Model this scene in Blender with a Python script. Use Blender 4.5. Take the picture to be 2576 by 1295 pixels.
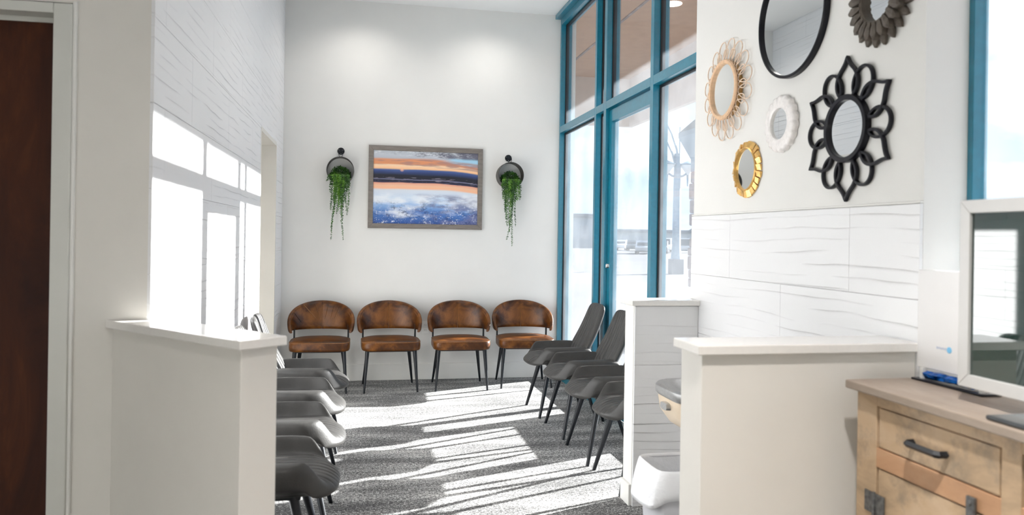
import bpy, bmesh, math, random
from mathutils import Vector, Matrix
R = math.radians
random.seed(7)
scene = bpy.context.scene
for o in list(bpy.data.objects):
    bpy.data.objects.remove(o, do_unlink=True)
col = scene.collection

# ------------------------------------------------------------------ camera
cd = bpy.data.cameras.new('camera'); cam = bpy.data.objects.new('camera', cd); col.objects.link(cam)
cd.sensor_width = 36.0; cd.sensor_fit = 'HORIZONTAL'; cd.lens = 36.0 * 1920.0 / 2576.0
cd.shift_y = -50.5 / 2576.0
cd.clip_start = 0.05; cd.clip_end = 800
cd.dof.use_dof = True; cd.dof.focus_distance = 6.3; cd.dof.aperture_fstop = 3.2
yaw, roll = R(11.05), R(0.89)
cam.matrix_world = (Matrix.Translation((0, 0, 1.37)) @ Matrix.Rotation(-yaw, 4, 'Z')
                    @ Matrix.Rotation(R(90), 4, 'X') @ Matrix.Rotation(roll, 4, 'Z'))
scene.camera = cam

# ------------------------------------------------------------------ colour management
vs = scene.view_settings
vs.view_transform = 'Standard'; vs.look = 'None'; vs.gamma = 1.0; vs.use_curve_mapping = False
vs.exposure = 0.60

# ------------------------------------------------------------------ sky with broken cloud
w = bpy.data.worlds.new('sky'); scene.world = w; w.use_nodes = True
nt = w.node_tree; nt.nodes.clear()
out = nt.nodes.new('ShaderNodeOutputWorld'); bg = nt.nodes.new('ShaderNodeBackground')
tc = nt.nodes.new('ShaderNodeTexCoord'); mp = nt.nodes.new('ShaderNodeMapping')
mp.inputs['Scale'].default_value = (2.2, 2.2, 7.0); mp.inputs['Location'].default_value = (0.4, 1.3, 0.2)
n1 = nt.nodes.new('ShaderNodeTexNoise'); n1.inputs['Scale'].default_value = 1.7
n1.inputs['Detail'].default_value = 8; n1.inputs['Roughness'].default_value = 0.55
rp = nt.nodes.new('ShaderNodeValToRGB')
rp.color_ramp.elements[0].position = 0.45; rp.color_ramp.elements[0].color = (0.43, 0.55, 0.75, 1)
rp.color_ramp.elements[1].position = 0.64; rp.color_ramp.elements[1].color = (0.80, 0.82, 0.86, 1)
nt.links.new(tc.outputs['Generated'], mp.inputs['Vector']); nt.links.new(mp.outputs['Vector'], n1.inputs['Vector'])
nt.links.new(n1.outputs['Fac'], rp.inputs['Fac']); nt.links.new(rp.outputs['Color'], bg.inputs['Color'])
bg.inputs['Strength'].default_value = 1.0
nt.links.new(bg.outputs['Background'], out.inputs['Surface'])

# ------------------------------------------------------------------ low sun
sd = bpy.data.lights.new('sun', 'SUN'); sun = bpy.data.objects.new('sun', sd); col.objects.link(sun)
sd.energy = 23.0; sd.angle = R(0.55); sd.color = (1.0, 0.985, 0.965)
SUN = Vector((-2.665, -1.05, -0.83)).normalized()
sun.rotation_euler = SUN.to_track_quat('-Z', 'Y').to_euler()
sun.location = (20, 9, 8)

# ================================================================== helpers
def tag(o, label=None, cat=None, group=None, kind=None):
    if label: o['label'] = label
    if cat: o['category'] = cat
    if group: o['group'] = group
    if kind: o['kind'] = kind
    return o

def empty(name, loc=(0, 0, 0), rz=0.0, label=None, cat=None, group=None, kind=None, parent=None):
    o = bpy.data.objects.new(name, None); col.objects.link(o)
    o.location = loc; o.rotation_euler = (0, 0, rz); o.empty_display_size = 0.05
    if parent: o.parent = parent
    return tag(o, label, cat, group, kind)

def copy_tree(o, parent=None):
    c = o.copy(); col.objects.link(c)
    if parent is not None: c.parent = parent
    for ch in list(o.children): copy_tree(ch, c)
    return c

class MB:
    def __init__(s): s.v = []; s.f = []
    def add(s, vs, fs):
        k = len(s.v); s.v += [tuple(p) for p in vs]; s.f += [tuple(i + k for i in f) for f in fs]; return s
    def box(s, x0, x1, y0, y1, z0, z1):
        vs = [(x, y, z) for x in (x0, x1) for y in (y0, y1) for z in (z0, z1)]
        return s.add(vs, [(0, 1, 3, 2), (4, 6, 7, 5), (0, 4, 5, 1), (2, 3, 7, 6), (0, 2, 6, 4), (1, 5, 7, 3)])
    def prism(s, poly, z0, z1):
        n = len(poly)
        vs = [(x, y, z0) for x, y in poly] + [(x, y, z1) for x, y in poly]
        fs = [tuple(range(n))[::-1], tuple(range(n, 2 * n))] + [(i, (i + 1) % n, n + (i + 1) % n, n + i) for i in range(n)]
        return s.add(vs, fs)
    def prism_y(s, poly, y0, y1):          # polygon in x,z extruded along y
        n = len(poly)
        vs = [(x, y0, z) for x, z in poly] + [(x, y1, z) for x, z in poly]
        fs = [tuple(range(n)), tuple(range(n, 2 * n))[::-1]] + [(i, n + i, n + (i + 1) % n, (i + 1) % n) for i in range(n)]
        return s.add(vs, fs)
    def tube(s, path, r, n=8, closed=False, caps=True, flat=1.0):
        P = [Vector(p) for p in path]; m = len(P)
        rr = r if isinstance(r, (list, tuple)) else [r] * m
        ref = None; vs = []
        for i in range(m):
            if closed: t = P[(i + 1) % m] - P[i - 1]
            else: t = P[min(i + 1, m - 1)] - P[max(i - 1, 0)]
            t.normalize()
            if ref is None:
                ref = Vector((0, 0, 1)) if abs(t.z) < 0.9 else Vector((1, 0, 0))
            a = (ref - t * ref.dot(t)).normalized(); b = t.cross(a); ref = a
            for k in range(n):
                q = 2 * math.pi * k / n
                vs.append(P[i] + a * math.cos(q) * rr[i] + b * math.sin(q) * rr[i] * flat)
        fs = []
        for i in range(m if closed else m - 1):
            j = (i + 1) % m
            for k in range(n):
                l = (k + 1) % n
                fs.append((i * n + k, i * n + l, j * n + l, j * n + k))
        if caps and not closed:
            fs.append(tuple(range(n))[::-1]); fs.append(tuple((m - 1) * n + k for k in range(n)))
        return s.add(vs, fs)
    def cyl(s, p0, p1, r0, r1=None, n=16):
        return s.tube([p0, p1], [r0, r1 if r1 is not None else r0], n)
    def lathe(s, prof, n=32, axis='z', c=(0, 0, 0)):   # prof: list of (r, h)
        vs = []
        for r, h in prof:
            for k in range(n):
                q = 2 * math.pi * k / n; a, b = r * math.cos(q), r * math.sin(q)
                vs.append((c[0] + a, c[1] + b, c[2] + h) if axis == 'z' else (c[0] + a, c[1] + h, c[2] + b))
        fs = []
        for i in range(len(prof) - 1):
            for k in range(n):
                l = (k + 1) % n
                fs.append((i * n + k, i * n + l, (i + 1) * n + l, (i + 1) * n + k))
        if prof[0][0] > 1e-6: fs.append(tuple(range(n)))
        if prof[-1][0] > 1e-6: fs.append(tuple((len(prof) - 1) * n + k for k in range(n)))
        return s.add(vs, fs)
    def loft(s, rings, cap=True, closed_u=False):       # rings: lists of equal length (closed loops)
        n = len(rings[0]); vs = [p for r in rings for p in r]; fs = []
        m = len(rings)
        for i in range(m if closed_u else m - 1):
            j = (i + 1) % m
            for k in range(n):
                l = (k + 1) % n
                fs.append((i * n + k, i * n + l, j * n + l, j * n + k))
        if cap and not closed_u:
            fs.append(tuple(range(n))[::-1]); fs.append(tuple((m - 1) * n + k for k in range(n)))
        return s.add(vs, fs)
    def ribbon(s, path, wd, y0, y1, closed=False):       # 2D x,z path, rectangular section, extruded y0..y1
        P = [Vector((p[0], p[1])) for p in path]; m = len(P); rings = []
        for i in range(m):
            if closed: t = P[(i + 1) % m] - P[i - 1]
            else: t = P[min(i + 1, m - 1)] - P[max(i - 1, 0)]
            t.normalize(); nn = Vector((-t.y, t.x)) * wd / 2
            a, b = P[i] + nn, P[i] - nn
            rings.append([(a.x, y0, a.y), (b.x, y0, b.y), (b.x, y1, b.y), (a.x, y1, a.y)])
        return s.loft(rings, True, closed)
    def build(s, name, mat, parent=None, smooth=None, bevel=0.0, seg=2, loc=None, rot=None, subsurf=0):
        me = bpy.data.meshes.new(name); me.from_pydata(s.v, [], s.f); 
        bm = bmesh.new(); bm.from_mesh(me)
        bmesh.ops.remove_doubles(bm, verts=bm.verts, dist=1e-6)
        bmesh.ops.recalc_face_normals(bm, faces=bm.faces)
        bm.to_mesh(me); bm.free()
        if smooth is not None:
            me.polygons.foreach_set('use_smooth', [True] * len(me.polygons))
            me.set_sharp_from_angle(angle=R(smooth))
        me.materials.append(mat)
        o = bpy.data.objects.new(name, me); col.objects.link(o)
        if parent is not None: o.parent = parent
        if loc is not None: o.location = loc
        if rot is not None: o.rotation_euler = rot
        if bevel:
            b = o.modifiers.new('bevel', 'BEVEL'); b.width = bevel; b.segments = seg; b.limit_method = 'ANGLE'; b.angle_limit = R(40)
        if subsurf:
            b = o.modifiers.new('sub', 'SUBSURF'); b.levels = subsurf; b.render_levels = subsurf
        return o

def srgb(r, g, b):
    f = lambda c: (c / 255 / 12.92) if c / 255 <= 0.04045 else ((c / 255 + 0.055) / 1.055) ** 2.4
    return (f(r), f(g), f(b), 1)

class NT:                                                   # small node helper
    def __init__(s, name):
        s.m = bpy.data.materials.new(name); s.m.use_nodes = True; s.t = s.m.node_tree
        s.b = s.t.nodes['Principled BSDF']; s.out = s.t.nodes['Material Output']
    def n(s, typ, **kw):
        nd = s.t.nodes.new(typ)
        for k, v in kw.items():
            if k in nd.inputs.keys(): nd.inputs[k].default_value = v
            else: setattr(nd, k, v)
        return nd
    def l(s, a, b): s.t.links.new(a, b)
    def math(s, op, a, b=0.0):
        nd = s.t.nodes.new('ShaderNodeMath'); nd.operation = op
        for i, x in enumerate((a, b)):
            if isinstance(x, (int, float)): nd.inputs[i].default_value = x
            else: s.l(x, nd.inputs[i])
        return nd.outputs[0]
    def noise(s, vec, scale, detail=4, rough=0.5, dist=0.0):
        nd = s.n('ShaderNodeTexNoise', Scale=scale, Detail=detail, Roughness=rough, Distortion=dist)
        if vec is not None: s.l(vec, nd.inputs['Vector'])
        return nd.outputs['Fac']
    def ramp(s, fac, stops):
        nd = s.t.nodes.new('ShaderNodeValToRGB'); e = nd.color_ramp.elements
        while len(e) < len(stops): e.new(0.5)
        for i, (p, c) in enumerate(stops): e[i].position = p; e[i].color = c
        s.l(fac, nd.inputs['Fac']); return nd.outputs['Color']
    def mix(s, fac, a, b):
        nd = s.t.nodes.new('ShaderNodeMix'); nd.data_type = 'RGBA'
        for sock, x in ((nd.inputs[0], fac), (nd.inputs[6], a), (nd.inputs[7], b)):
            if isinstance(x, (int, float)): sock.default_value = x
            elif isinstance(x, tuple): sock.default_value = x
            else: s.l(x, sock)
        return nd.outputs[2]
    def mapping(s, vec, scale, loc=(0, 0, 0)):
        nd = s.n('ShaderNodeMapping'); nd.inputs['Scale'].default_value = scale; nd.inputs['Location'].default_value = loc
        s.l(vec, nd.inputs['Vector']); return nd.outputs['Vector']
    def bump(s, h, strength=0.3, dist=0.01):
        nd = s.n('ShaderNodeBump', Strength=strength, Distance=dist); s.l(h, nd.inputs['Height'])
        s.l(nd.outputs['Normal'], s.b.inputs['Normal'])
    def coord(s, k='Object'): return s.n('ShaderNodeTexCoord').outputs[k]
    def pos(s): return s.n('ShaderNodeNewGeometry').outputs['Position']
    def base(s, c):
        if isinstance(c, tuple): s.b.inputs['Base Color'].default_value = c
        else: s.l(c, s.b.inputs['Base Color'])

def plain(name, c, rough=0.5, metal=0.0, noise=0.0, scale=40, bump=0.0, spec=0.5, coat=0.0):
    k = NT(name)
    k.b.inputs['Roughness'].default_value = rough; k.b.inputs['Metallic'].default_value = metal
    k.b.inputs['Specular IOR Level'].default_value = spec; k.b.inputs['Coat Weight'].default_value = coat
    k.base(c)
    if noise or bump:
        f = k.noise(k.coord(), scale, 5)
        if noise:
            d = tuple(max(0, x * (1 - noise)) for x in c[:3]) + (1,); e = tuple(min(1, x * (1 + noise)) for x in c[:3]) + (1,)
            k.base(k.ramp(f, [(0.3, d), (0.7, e)]))
        if bump: k.bump(f, bump, 0.004)
    return k.m

M = {}
M['paint'] = plain('wall_paint', (0.80, 0.79, 0.765, 1), 0.75, noise=0.015, scale=3, spec=0.3)
M['paint_warm'] = plain('wall_paint_beige', (0.76, 0.735, 0.69, 1), 0.7, noise=0.02, scale=4, spec=0.3)
M['ceiling'] = plain('ceiling_paint', (0.88, 0.88, 0.87, 1), 0.85, noise=0.01, scale=5)
M['trim'] = plain('trim_paint', (0.82, 0.81, 0.78, 1), 0.45, noise=0.01, scale=9)
M['doorframe'] = plain('door_frame_paint', (0.66, 0.66, 0.62, 1), 0.45, noise=0.02, scale=9)
M['quartz'] = plain('white_quartz', (0.84, 0.82, 0.79, 1), 0.12, noise=0.02, scale=70, spec=0.6)
M['black_metal'] = plain('black_metal', (0.012, 0.014, 0.018, 1), 0.35, 0.3, noise=0.2, scale=60)
M['black_lacquer'] = plain('black_lacquer', (0.006, 0.006, 0.011, 1), 0.30, noise=0.2, scale=30, spec=0.3)
M['mirror'] = plain('mirror_glass', (0.90, 0.92, 0.92, 1), 0.015, 1.0, noise=0.005, scale=3)
M['chrome'] = plain('chrome', (0.75, 0.75, 0.76, 1), 0.16, 1.0, noise=0.05, scale=40)
M['steel'] = plain('brushed_steel', (0.50, 0.50, 0.50, 1), 0.28, 1.0, noise=0.08, scale=90)
M['planter'] = plain('planter_grey_metal', (0.10, 0.095, 0.09, 1), 0.5, 0.4, noise=0.12, scale=25)
M['planter_back'] = plain('planter_back_grey', (0.80, 0.80, 0.78, 1), 0.6, noise=0.04, scale=12)
M['soil'] = plain('soil', (0.02, 0.015, 0.01, 1), 0.9, noise=0.4, scale=80, bump=0.5)
M['rattan'] = plain('rattan', (0.78, 0.52, 0.32, 1), 0.45, noise=0.12, scale=60)
M['rattan_pale'] = plain('rattan_pale', (0.86, 0.68, 0.53, 1), 0.5, noise=0.12, scale=60)
M['bamboo_dark'] = plain('rattan_side', (0.45, 0.25, 0.08, 1), 0.5, noise=0.25, scale=50)
M['shell_white'] = plain('mother_of_pearl', (0.90, 0.86, 0.84, 1), 0.25, noise=0.06, scale=90, bump=0.4, coat=0.3)
M['gold'] = plain('gold_leaf', (0.80, 0.50, 0.17, 1), 0.34, 0.75, noise=0.2, scale=45, bump=0.2)
M['brown_petal'] = plain('brown_painted_wood', (0.105, 0.085, 0.068, 1), 0.6, noise=0.25, scale=40, bump=0.3)
M['plate'] = plain('outlet_plastic', (0.82, 0.82, 0.80, 1), 0.4, noise=0.01, scale=30)
M['dark'] = plain('dark_slot', (0.02, 0.02, 0.02, 1), 0.6, noise=0.2, scale=30)
M['tvframe'] = plain('tv_frame_white', (0.60, 0.595, 0.585, 1), 0.35, noise=0.02, scale=20)
M['screen'] = plain('tv_screen', (0.012, 0.034, 0.028, 1), 0.03, noise=0.1, scale=5, spec=1.0, coat=1.0)
M['dark_gloss'] = plain('dark_gloss_plastic', (0.05, 0.055, 0.06, 1), 0.25, noise=0.1, scale=20)
M['white_plastic'] = plain('white_panel', (0.80, 0.79, 0.79, 1), 0.4, noise=0.01, scale=12)
M['blue_foil'] = plain('blue_glass', (0.0, 0.10, 0.42, 1), 0.12, 0.5, noise=0.5, scale=60, bump=0.8)
M['logo_blue'] = plain('logo_blue', (0.20, 0.55, 0.85, 1), 0.5, noise=0.05, scale=30)
M['logo_grey'] = plain('logo_grey', (0.55, 0.60, 0.72, 1), 0.5, noise=0.05, scale=30)
M['fountain'] = plain('fountain_beige', (0.80, 0.66, 0.50, 1), 0.4, noise=0.03, scale=20)
M['binplastic'] = plain('bin_plastic', (0.62, 0.62, 0.66, 1), 0.5, noise=0.03, scale=20)
M['teal'] = plain('teal_frame', (0.0, 0.175, 0.27, 1), 0.28, 0.0, noise=0.1, scale=35, spec=0.8, coat=0.35)
M['gasket'] = plain('black_gasket', (0.006, 0.007, 0.010, 1), 0.5, noise=0.2, scale=50)
M['iron'] = plain('old_iron', (0.16, 0.16, 0.16, 1), 0.5, 0.7, noise=0.4, scale=70, bump=0.4)

def m_glass():
    k = NT('window_glass'); t = k.t; t.nodes.remove(k.b)
    tr = k.n('ShaderNodeBsdfTransparent'); tr.inputs[0].default_value = (0.975, 0.985, 0.985, 1)
    gl = k.n('ShaderNodeBsdfGlossy'); gl.inputs['Roughness'].default_value = 0.0
    lw = k.n('ShaderNodeLayerWeight', Blend=0.5)
    fr = k.math('ADD', k.math('MULTIPLY', k.math('POWER', lw.outputs['Facing'], 5.0), 0.55), 0.02)
    m1 = k.n('ShaderNodeMixShader'); k.l(fr, m1.inputs[0]); k.l(tr.outputs[0], m1.inputs[1]); k.l(gl.outputs[0], m1.inputs[2])
    du = k.n('ShaderNodeBsdfTranslucent'); du.inputs[0].default_value = (0.85, 0.92, 1.0, 1)      # milky veil imitating the glare haze over the panes
    nz = k.noise(k.coord(), 3.0, 3)
    f = k.math('MULTIPLY', nz, 0.045)
    m2 = k.n('ShaderNodeMixShader'); k.l(f, m2.inputs[0]); k.l(m1.outputs[0], m2.inputs[1]); k.l(du.outputs[0], m2.inputs[2])
    k.l(m2.outputs[0], k.out.inputs['Surface']); return k.m
M['glass'] = m_glass()

def m_tile():
    k = NT('white_wave_tile'); p = k.pos()
    sx = k.n('ShaderNodeSeparateXYZ'); k.l(p, sx.inputs[0])
    u = k.math('ADD', sx.outputs[0], sx.outputs[1])
    cb = k.n('ShaderNodeCombineXYZ'); k.l(k.math('MULTIPLY', u, 1.5), cb.inputs[0]); k.l(k.math('MULTIPLY', sx.outputs[2], 5.0), cb.inputs[1])
    n1 = k.noise(cb.outputs[0], 1.0, 2)
    a = k.math('ADD', k.math('MULTIPLY', sx.outputs[2], 22.0), k.math('MULTIPLY', n1, 1.3))
    saw = k.math('FRACT', a)
    cb2 = k.n('ShaderNodeCombineXYZ'); k.l(k.math('MULTIPLY', u, 2.6), cb2.inputs[0]); k.l(k.math('MULTIPLY', k.math('FLOOR', a), 3.7), cb2.inputs[1])
    n2 = k.noise(cb2.outputs[0], 1.0, 1)
    msk = k.math('MULTIPLY', k.math('MAXIMUM', k.math('SUBTRACT', n2, 0.42), 0.0), 4.0)
    h = k.math('MULTIPLY', k.math('ADD', k.math('POWER', saw, 14.0), k.math('MULTIPLY', saw, 0.12)), msk)
    k.bump(h, 0.75, 0.0065)
    k.base((0.83, 0.83, 0.84, 1)); k.b.inputs['Roughness'].default_value = 0.38
    return k.m
M['tile'] = m_tile()
M['grout'] = plain('grout', (0.80, 0.79, 0.78, 1), 0.8, noise=0.03, scale=60)

def m_carpet():
    k = NT('carpet'); p = k.pos()
    v1 = k.mapping(p, (58, 78, 1)); n1 = k.noise(v1, 1.0, 6, 0.75)
    v2 = k.mapping(p, (150, 180, 1)); n2 = k.noise(v2, 1.0, 3, 0.7)
    v3 = k.mapping(p, (1.2, 5.0, 1)); n3 = k.noise(v3, 1.0, 4, 0.6)
    s = k.math('ADD', k.math('ADD', k.math('MULTIPLY', n1, 0.50), k.math('MULTIPLY', n2, 0.50)), k.math('MULTIPLY', k.math('SUBTRACT', n3, 0.5), 0.26))
    c = k.ramp(s, [(0.435, (0.005, 0.005, 0.007, 1)), (0.48, (0.045, 0.044, 0.045, 1)), (0.525, (0.22, 0.215, 0.21, 1)), (0.585, (0.72, 0.71, 0.69, 1))])
    # pale yarn ticks along the plank joints
    sx = k.n('ShaderNodeSeparateXYZ'); k.l(p, sx.inputs[0])
    row = k.math('FLOOR', k.math('MULTIPLY', sx.outputs[1], 4.0))
    jx = k.math('FRACT', k.math('ADD', k.math('MULTIPLY', sx.outputs[0], 1.9), k.math('MULTIPLY', row, 0.377)))
    tick = k.math('MULTIPLY', k.math('LESS_THAN', jx, 0.014), k.math('LESS_THAN', k.math('FRACT', k.math('MULTIPLY', sx.outputs[1], 4.0)), 0.45))
    c = k.mix(k.math('MULTIPLY', tick, k.math('MULTIPLY', n1, 0.55)), c, (0.55, 0.54, 0.52, 1))
    k.base(c); k.b.inputs['Roughness'].default_value = 0.95; k.b.inputs['Specular IOR Level'].default_value = 0.1
    k.b.inputs['Sheen Weight'].default_value = 0.25; k.b.inputs['Sheen Roughness'].default_value = 0.4
    k.bump(n2, 0.6, 0.006); return k.m
M['carpet'] = m_carpet()

def m_leather(name, stops, rough, scale, bumpd=0.25):
    k = NT(name); c = k.coord()
    n1 = k.noise(c, scale, 6, 0.6, 0.6); k.base(k.ramp(n1, stops))
    n2 = k.noise(c, 160, 3); k.bump(n2, bumpd, 0.002)
    rr = k.math('ADD', k.math('MULTIPLY', n1, 0.2), rough - 0.1); k.l(rr, k.b.inputs['Roughness']); k.b.inputs['Specular IOR Level'].default_value = 0.35
    return k.m
M['tan'] = m_leather('tan_leather', [(0.30, (0.026, 0.0075, 0.0014, 1)), (0.46, (0.080, 0.025, 0.0045, 1)), (0.60, (0.165, 0.057, 0.010, 1)), (0.78, (0.28, 0.110, 0.024, 1))], 0.33, 8)
M['tan_seam'] = plain('tan_seam', (0.22, 0.095, 0.030, 1), 0.5, noise=0.2, scale=90)
M['grey'] = m_leather('grey_leather', [(0.3, (0.040, 0.039, 0.038, 1)), (0.7, (0.056, 0.054, 0.052, 1))], 0.40, 12)
M['grey_dark'] = plain('grey_underside', (0.035, 0.035, 0.037, 1), 0.7, noise=0.2, scale=40)

def m_wood(name, stops, sc, rough=0.6, bump=0.25, blotch=0.0):
    k = NT(name); c = k.coord(); v = k.mapping(c, sc)
    n1 = k.noise(v, 1.0, 7, 0.65, 0.8)
    cc = k.ramp(n1, stops)
    if blotch:
        n2 = k.noise(c, 7.0, 6, 0.7)
        f = k.math('MULTIPLY', k.math('MINIMUM', k.math('MAXIMUM', k.math('MULTIPLY', k.math('SUBTRACT', n2, 0.50), 6.0), 0.0), 1.0), blotch)
        cc = k.mix(f, cc, (0.20, 0.175, 0.145, 1))
    k.base(cc); k.b.inputs['Roughness'].default_value = rough; k.b.inputs['Specular IOR Level'].default_value = 0.3; k.bump(n1, bump, 0.003); return k.m
M['door'] = m_wood('door_wood', [(0.3, (0.022, 0.0035, 0.0005, 1)), (0.55, (0.055, 0.012, 0.0015, 1)), (0.75, (0.10, 0.028, 0.004, 1))], (6, 6, 1.6), 0.62, 0.05)
M['board'] = m_wood('mango_wood', [(0.25, (0.32, 0.235, 0.155, 1)), (0.5, (0.52, 0.37, 0.235, 1)), (0.75, (0.62, 0.47, 0.33, 1))], (8, 3, 8), 0.6, 0.25, 0.65)
M['board_top'] = m_wood('mango_top', [(0.25, (0.25, 0.195, 0.155, 1)), (0.5, (0.33, 0.265, 0.215, 1)), (0.75, (0.40, 0.335, 0.285, 1))], (6, 2, 6), 0.5, 0.2, 0.25)
M['board_orange'] = m_wood('mango_rail', [(0.25, (0.38, 0.21, 0.115, 1)), (0.5, (0.52, 0.30, 0.17, 1)), (0.75, (0.58, 0.37, 0.23, 1))], (8, 3, 8), 0.55, 0.15, 0.12)
M['frame_grey'] = m_wood('weathered_frame', [(0.25, (0.155, 0.135, 0.12, 1)), (0.5, (0.21, 0.185, 0.165, 1)), (0.75, (0.27, 0.24, 0.215, 1))], (6, 6, 40), 0.6, 0.15)
def m_leaf(name, a, b):
    k = NT(name); n1 = k.noise(k.coord(), 18, 3); k.base(k.ramp(n1, [(0.3, a), (0.7, b)]))
    k.b.inputs['Roughness'].default_value = 0.4; return k.m
M['leaf'] = m_leaf('leaf_green', (0.010, 0.045, 0.008, 1), (0.055, 0.17, 0.015, 1))
M['leaf_light'] = m_leaf('leaf_light_green', (0.045, 0.16, 0.012, 1), (0.16, 0.36, 0.03, 1))
def m_liner():
    k = NT('bin_liner'); k.base((0.88, 0.89, 0.92, 1)); k.b.inputs['Roughness'].default_value = 0.4
    k.b.inputs['Transmission Weight'].default_value = 0.0; k.bump(k.noise(k.coord(), 14, 4), 0.5, 0.02); return k.m
M['liner'] = m_liner()
# outdoors
M['concrete'] = plain('concrete', (0.17, 0.172, 0.18, 1), 1.0, noise=0.08, scale=0.4, spec=0.05)
M['asphalt'] = plain('asphalt', (0.13, 0.132, 0.14, 1), 1.0, noise=0.12, scale=0.15, spec=0.05)
M['soffit'] = plain('tan_stucco', (0.52, 0.32, 0.20, 1), 0.9, noise=0.06, scale=6, bump=0.2)
M['soffit_light'] = plain('cream_stucco', (0.60, 0.50, 0.42, 1), 0.9, noise=0.05, scale=6, bump=0.2)
M['stone'] = plain('ledge_stone', (0.30, 0.24, 0.22, 1), 0.9, noise=0.35, scale=5, bump=0.5)
M['post_paint'] = plain('lamp_post_paint', (0.16, 0.24, 0.30, 1), 0.5, noise=0.1, scale=8)
M['lantern_glass'] = plain('lantern_glass', (0.70, 0.72, 0.70, 1), 0.3, noise=0.05, scale=8)
M['roofing'] = plain('far_roofing', (0.16, 0.19, 0.22, 1), 0.9, noise=0.2, scale=0.3)
M['far_wall'] = plain('far_building_wall', (0.30, 0.34, 0.36, 1), 0.9, noise=0.12, scale=0.2)
M['far_wall_2'] = plain('far_building_blue', (0.24, 0.30, 0.35, 1), 0.9, noise=0.12, scale=0.2)
M['far_glass'] = plain('far_window', (0.30, 0.34, 0.38, 1), 0.2, noise=0.1, scale=2)
M['car_white'] = plain('car_white', (0.75, 0.76, 0.78, 1), 0.25, noise=0.02, scale=4, coat=0.5)
M['car_dark'] = plain('car_dark', (0.10, 0.13, 0.15, 1), 0.25, noise=0.05, scale=4, coat=0.5)
M['car_silver'] = plain('car_silver', (0.42, 0.45, 0.48, 1), 0.25, 0.4, noise=0.05, scale=4, coat=0.5)
M['car_glass'] = plain('car_glass', (0.03, 0.04, 0.05, 1), 0.08, noise=0.1, scale=4)
M['tyre'] = plain('tyre', (0.02, 0.02, 0.02, 1), 0.8, noise=0.2, scale=20)

# ================================================================== room shell
CH = 3.57; YB = 7.33; XL = -0.747; XR = 1.735; XW = 1.89; YD = 2.90
def struct(name, mb, mat, bevel=0.0, parent=None, smooth=None):
    o = mb.build(name, mat, parent, smooth, bevel)
    if parent is None: o['kind'] = 'structure'
    return o
struct('floor', MB().box(-3.4, 2.05, -3.2, 7.55, -0.12, 0), M['carpet'])
struct('ceiling', MB().box(-3.4, 2.05, -3.2, 7.55, CH, CH + 0.15), M['ceiling'])
struct('wall_back', MB().box(XL, 2.05, YB, YB + 0.2, 0, CH), M['paint'])
struct('baseboard_back', MB().box(XL + 0.012, XW, YB - 0.014, YB, 0, 0.155), M['trim'], 0.004)
OY0, OY1, OZ = 5.79, 6.78, 2.13
wl = struct('wall_left', MB().box(XL - 0.16, XL, YD + 0.14, OY0, 0, CH).box(XL - 0.16, XL, OY1, YB + 0.2, 0, CH).box(XL - 0.16, XL, OY0, OY1, OZ, CH), M['grout'])
# plaster lining of the doorway through the tiled wall
mb = MB().box(XL - 0.17, XL + 0.013, OY1 - 0.012, OY1 + 0.02, 0, OZ).box(XL - 0.17, XL + 0.013, OY0 - 0.02, OY0 + 0.012, 0, OZ).box(XL - 0.17, XL + 0.013, OY0, OY1, OZ - 0.012, OZ + 0.02)
mb.build('doorway_lining', M['paint_warm'], wl)
# hall behind the doorway
struct('wall_hall', MB().box(-2.0, -1.9, 5.4, 7.0, 0, 2.6).box(-2.0, XL - 0.16, OY1 + 0.0, OY1 + 0.1, 0, 2.6).box(-2.0, XL - 0.16, 5.3, 5.4, 0, 2.6).box(-2.0, XL - 0.16, 5.3, 6.9, 2.6, 2.7), M['paint_warm'])

# ---- wave tiles
TL, TH, G = 0.915, 0.305, 0.0014
tile_cache = {}
def tile_mesh(l, h, t=0.012):
    key = (round(l, 3), round(h, 3))
    if key not in tile_cache:
        e = 0.0008
        r0 = [(0, 0, 0), (l, 0, 0), (l, 0, h), (0, 0, h)]
        r1 = [(0, -t + e, 0), (l, -t + e, 0), (l, -t + e, h), (0, -t + e, h)]
        r2 = [(e, -t, e), (l - e, -t, e), (l - e, -t, h - e), (e, -t, h - e)]
        m = MB().loft([r0, r1, r2]); tmp = m.build('tile', M['tile']); tile_cache[key] = tmp.data
        bpy.data.objects.remove(tmp, do_unlink=True)
    return tile_cache[key]
def tile_at(parent, l, h, loc, rz):
    o = bpy.data.objects.new('tile', tile_mesh(l, h)); col.objects.link(o); o.parent = parent
    o.location = loc; o.rotation_euler = (0, 0, rz); return o
def tile_rect(parent, s0, s1, z0, z1, place, first=0.0, holes=()):
    # s runs along the wall; place(s) -> (loc, rot) for a tile whose local +x runs towards +s
    z = z0; row = 0
    while z < z1 - 0.01:
        zt = min(z + TH, z1); off = first + (row % 2) * TL * 0.5
        s = s0 - (off % TL)
        while s < s1 - 0.005:
            a, b = max(s, s0), min(s + TL, s1)
            segs = [(a, b, z, zt)]
            for (h0, h1, hz) in holes:
                new = []
                for (p, q, u, v) in segs:
                    if q <= h0 or p >= h1 or u >= hz: new.append((p, q, u, v)); continue
                    if p < h0: new.append((p, h0, u, v))
                    if q > h1: new.append((h1, q, u, v))
                    if v > hz: new.append((max(p, h0), min(q, h1), hz, v))
                segs = new
            for (p, q, u, v) in segs:
                if q - p > 0.02 and v - u > 0.01:
                    loc, rz = place(p, q, u)
                    tile_at(parent, q - p - G, v - u - G, loc, rz)
            s += TL
        z += TH; row += 1
# left wall faces +X: local +x -> +Y needs rot +90 (front -y -> +X)
tile_rect(wl, YD, YB, 0.0, CH, lambda p, q, u: ((XL, p, u), R(90)), 0.3, [(OY0, OY1, OZ)])

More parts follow.
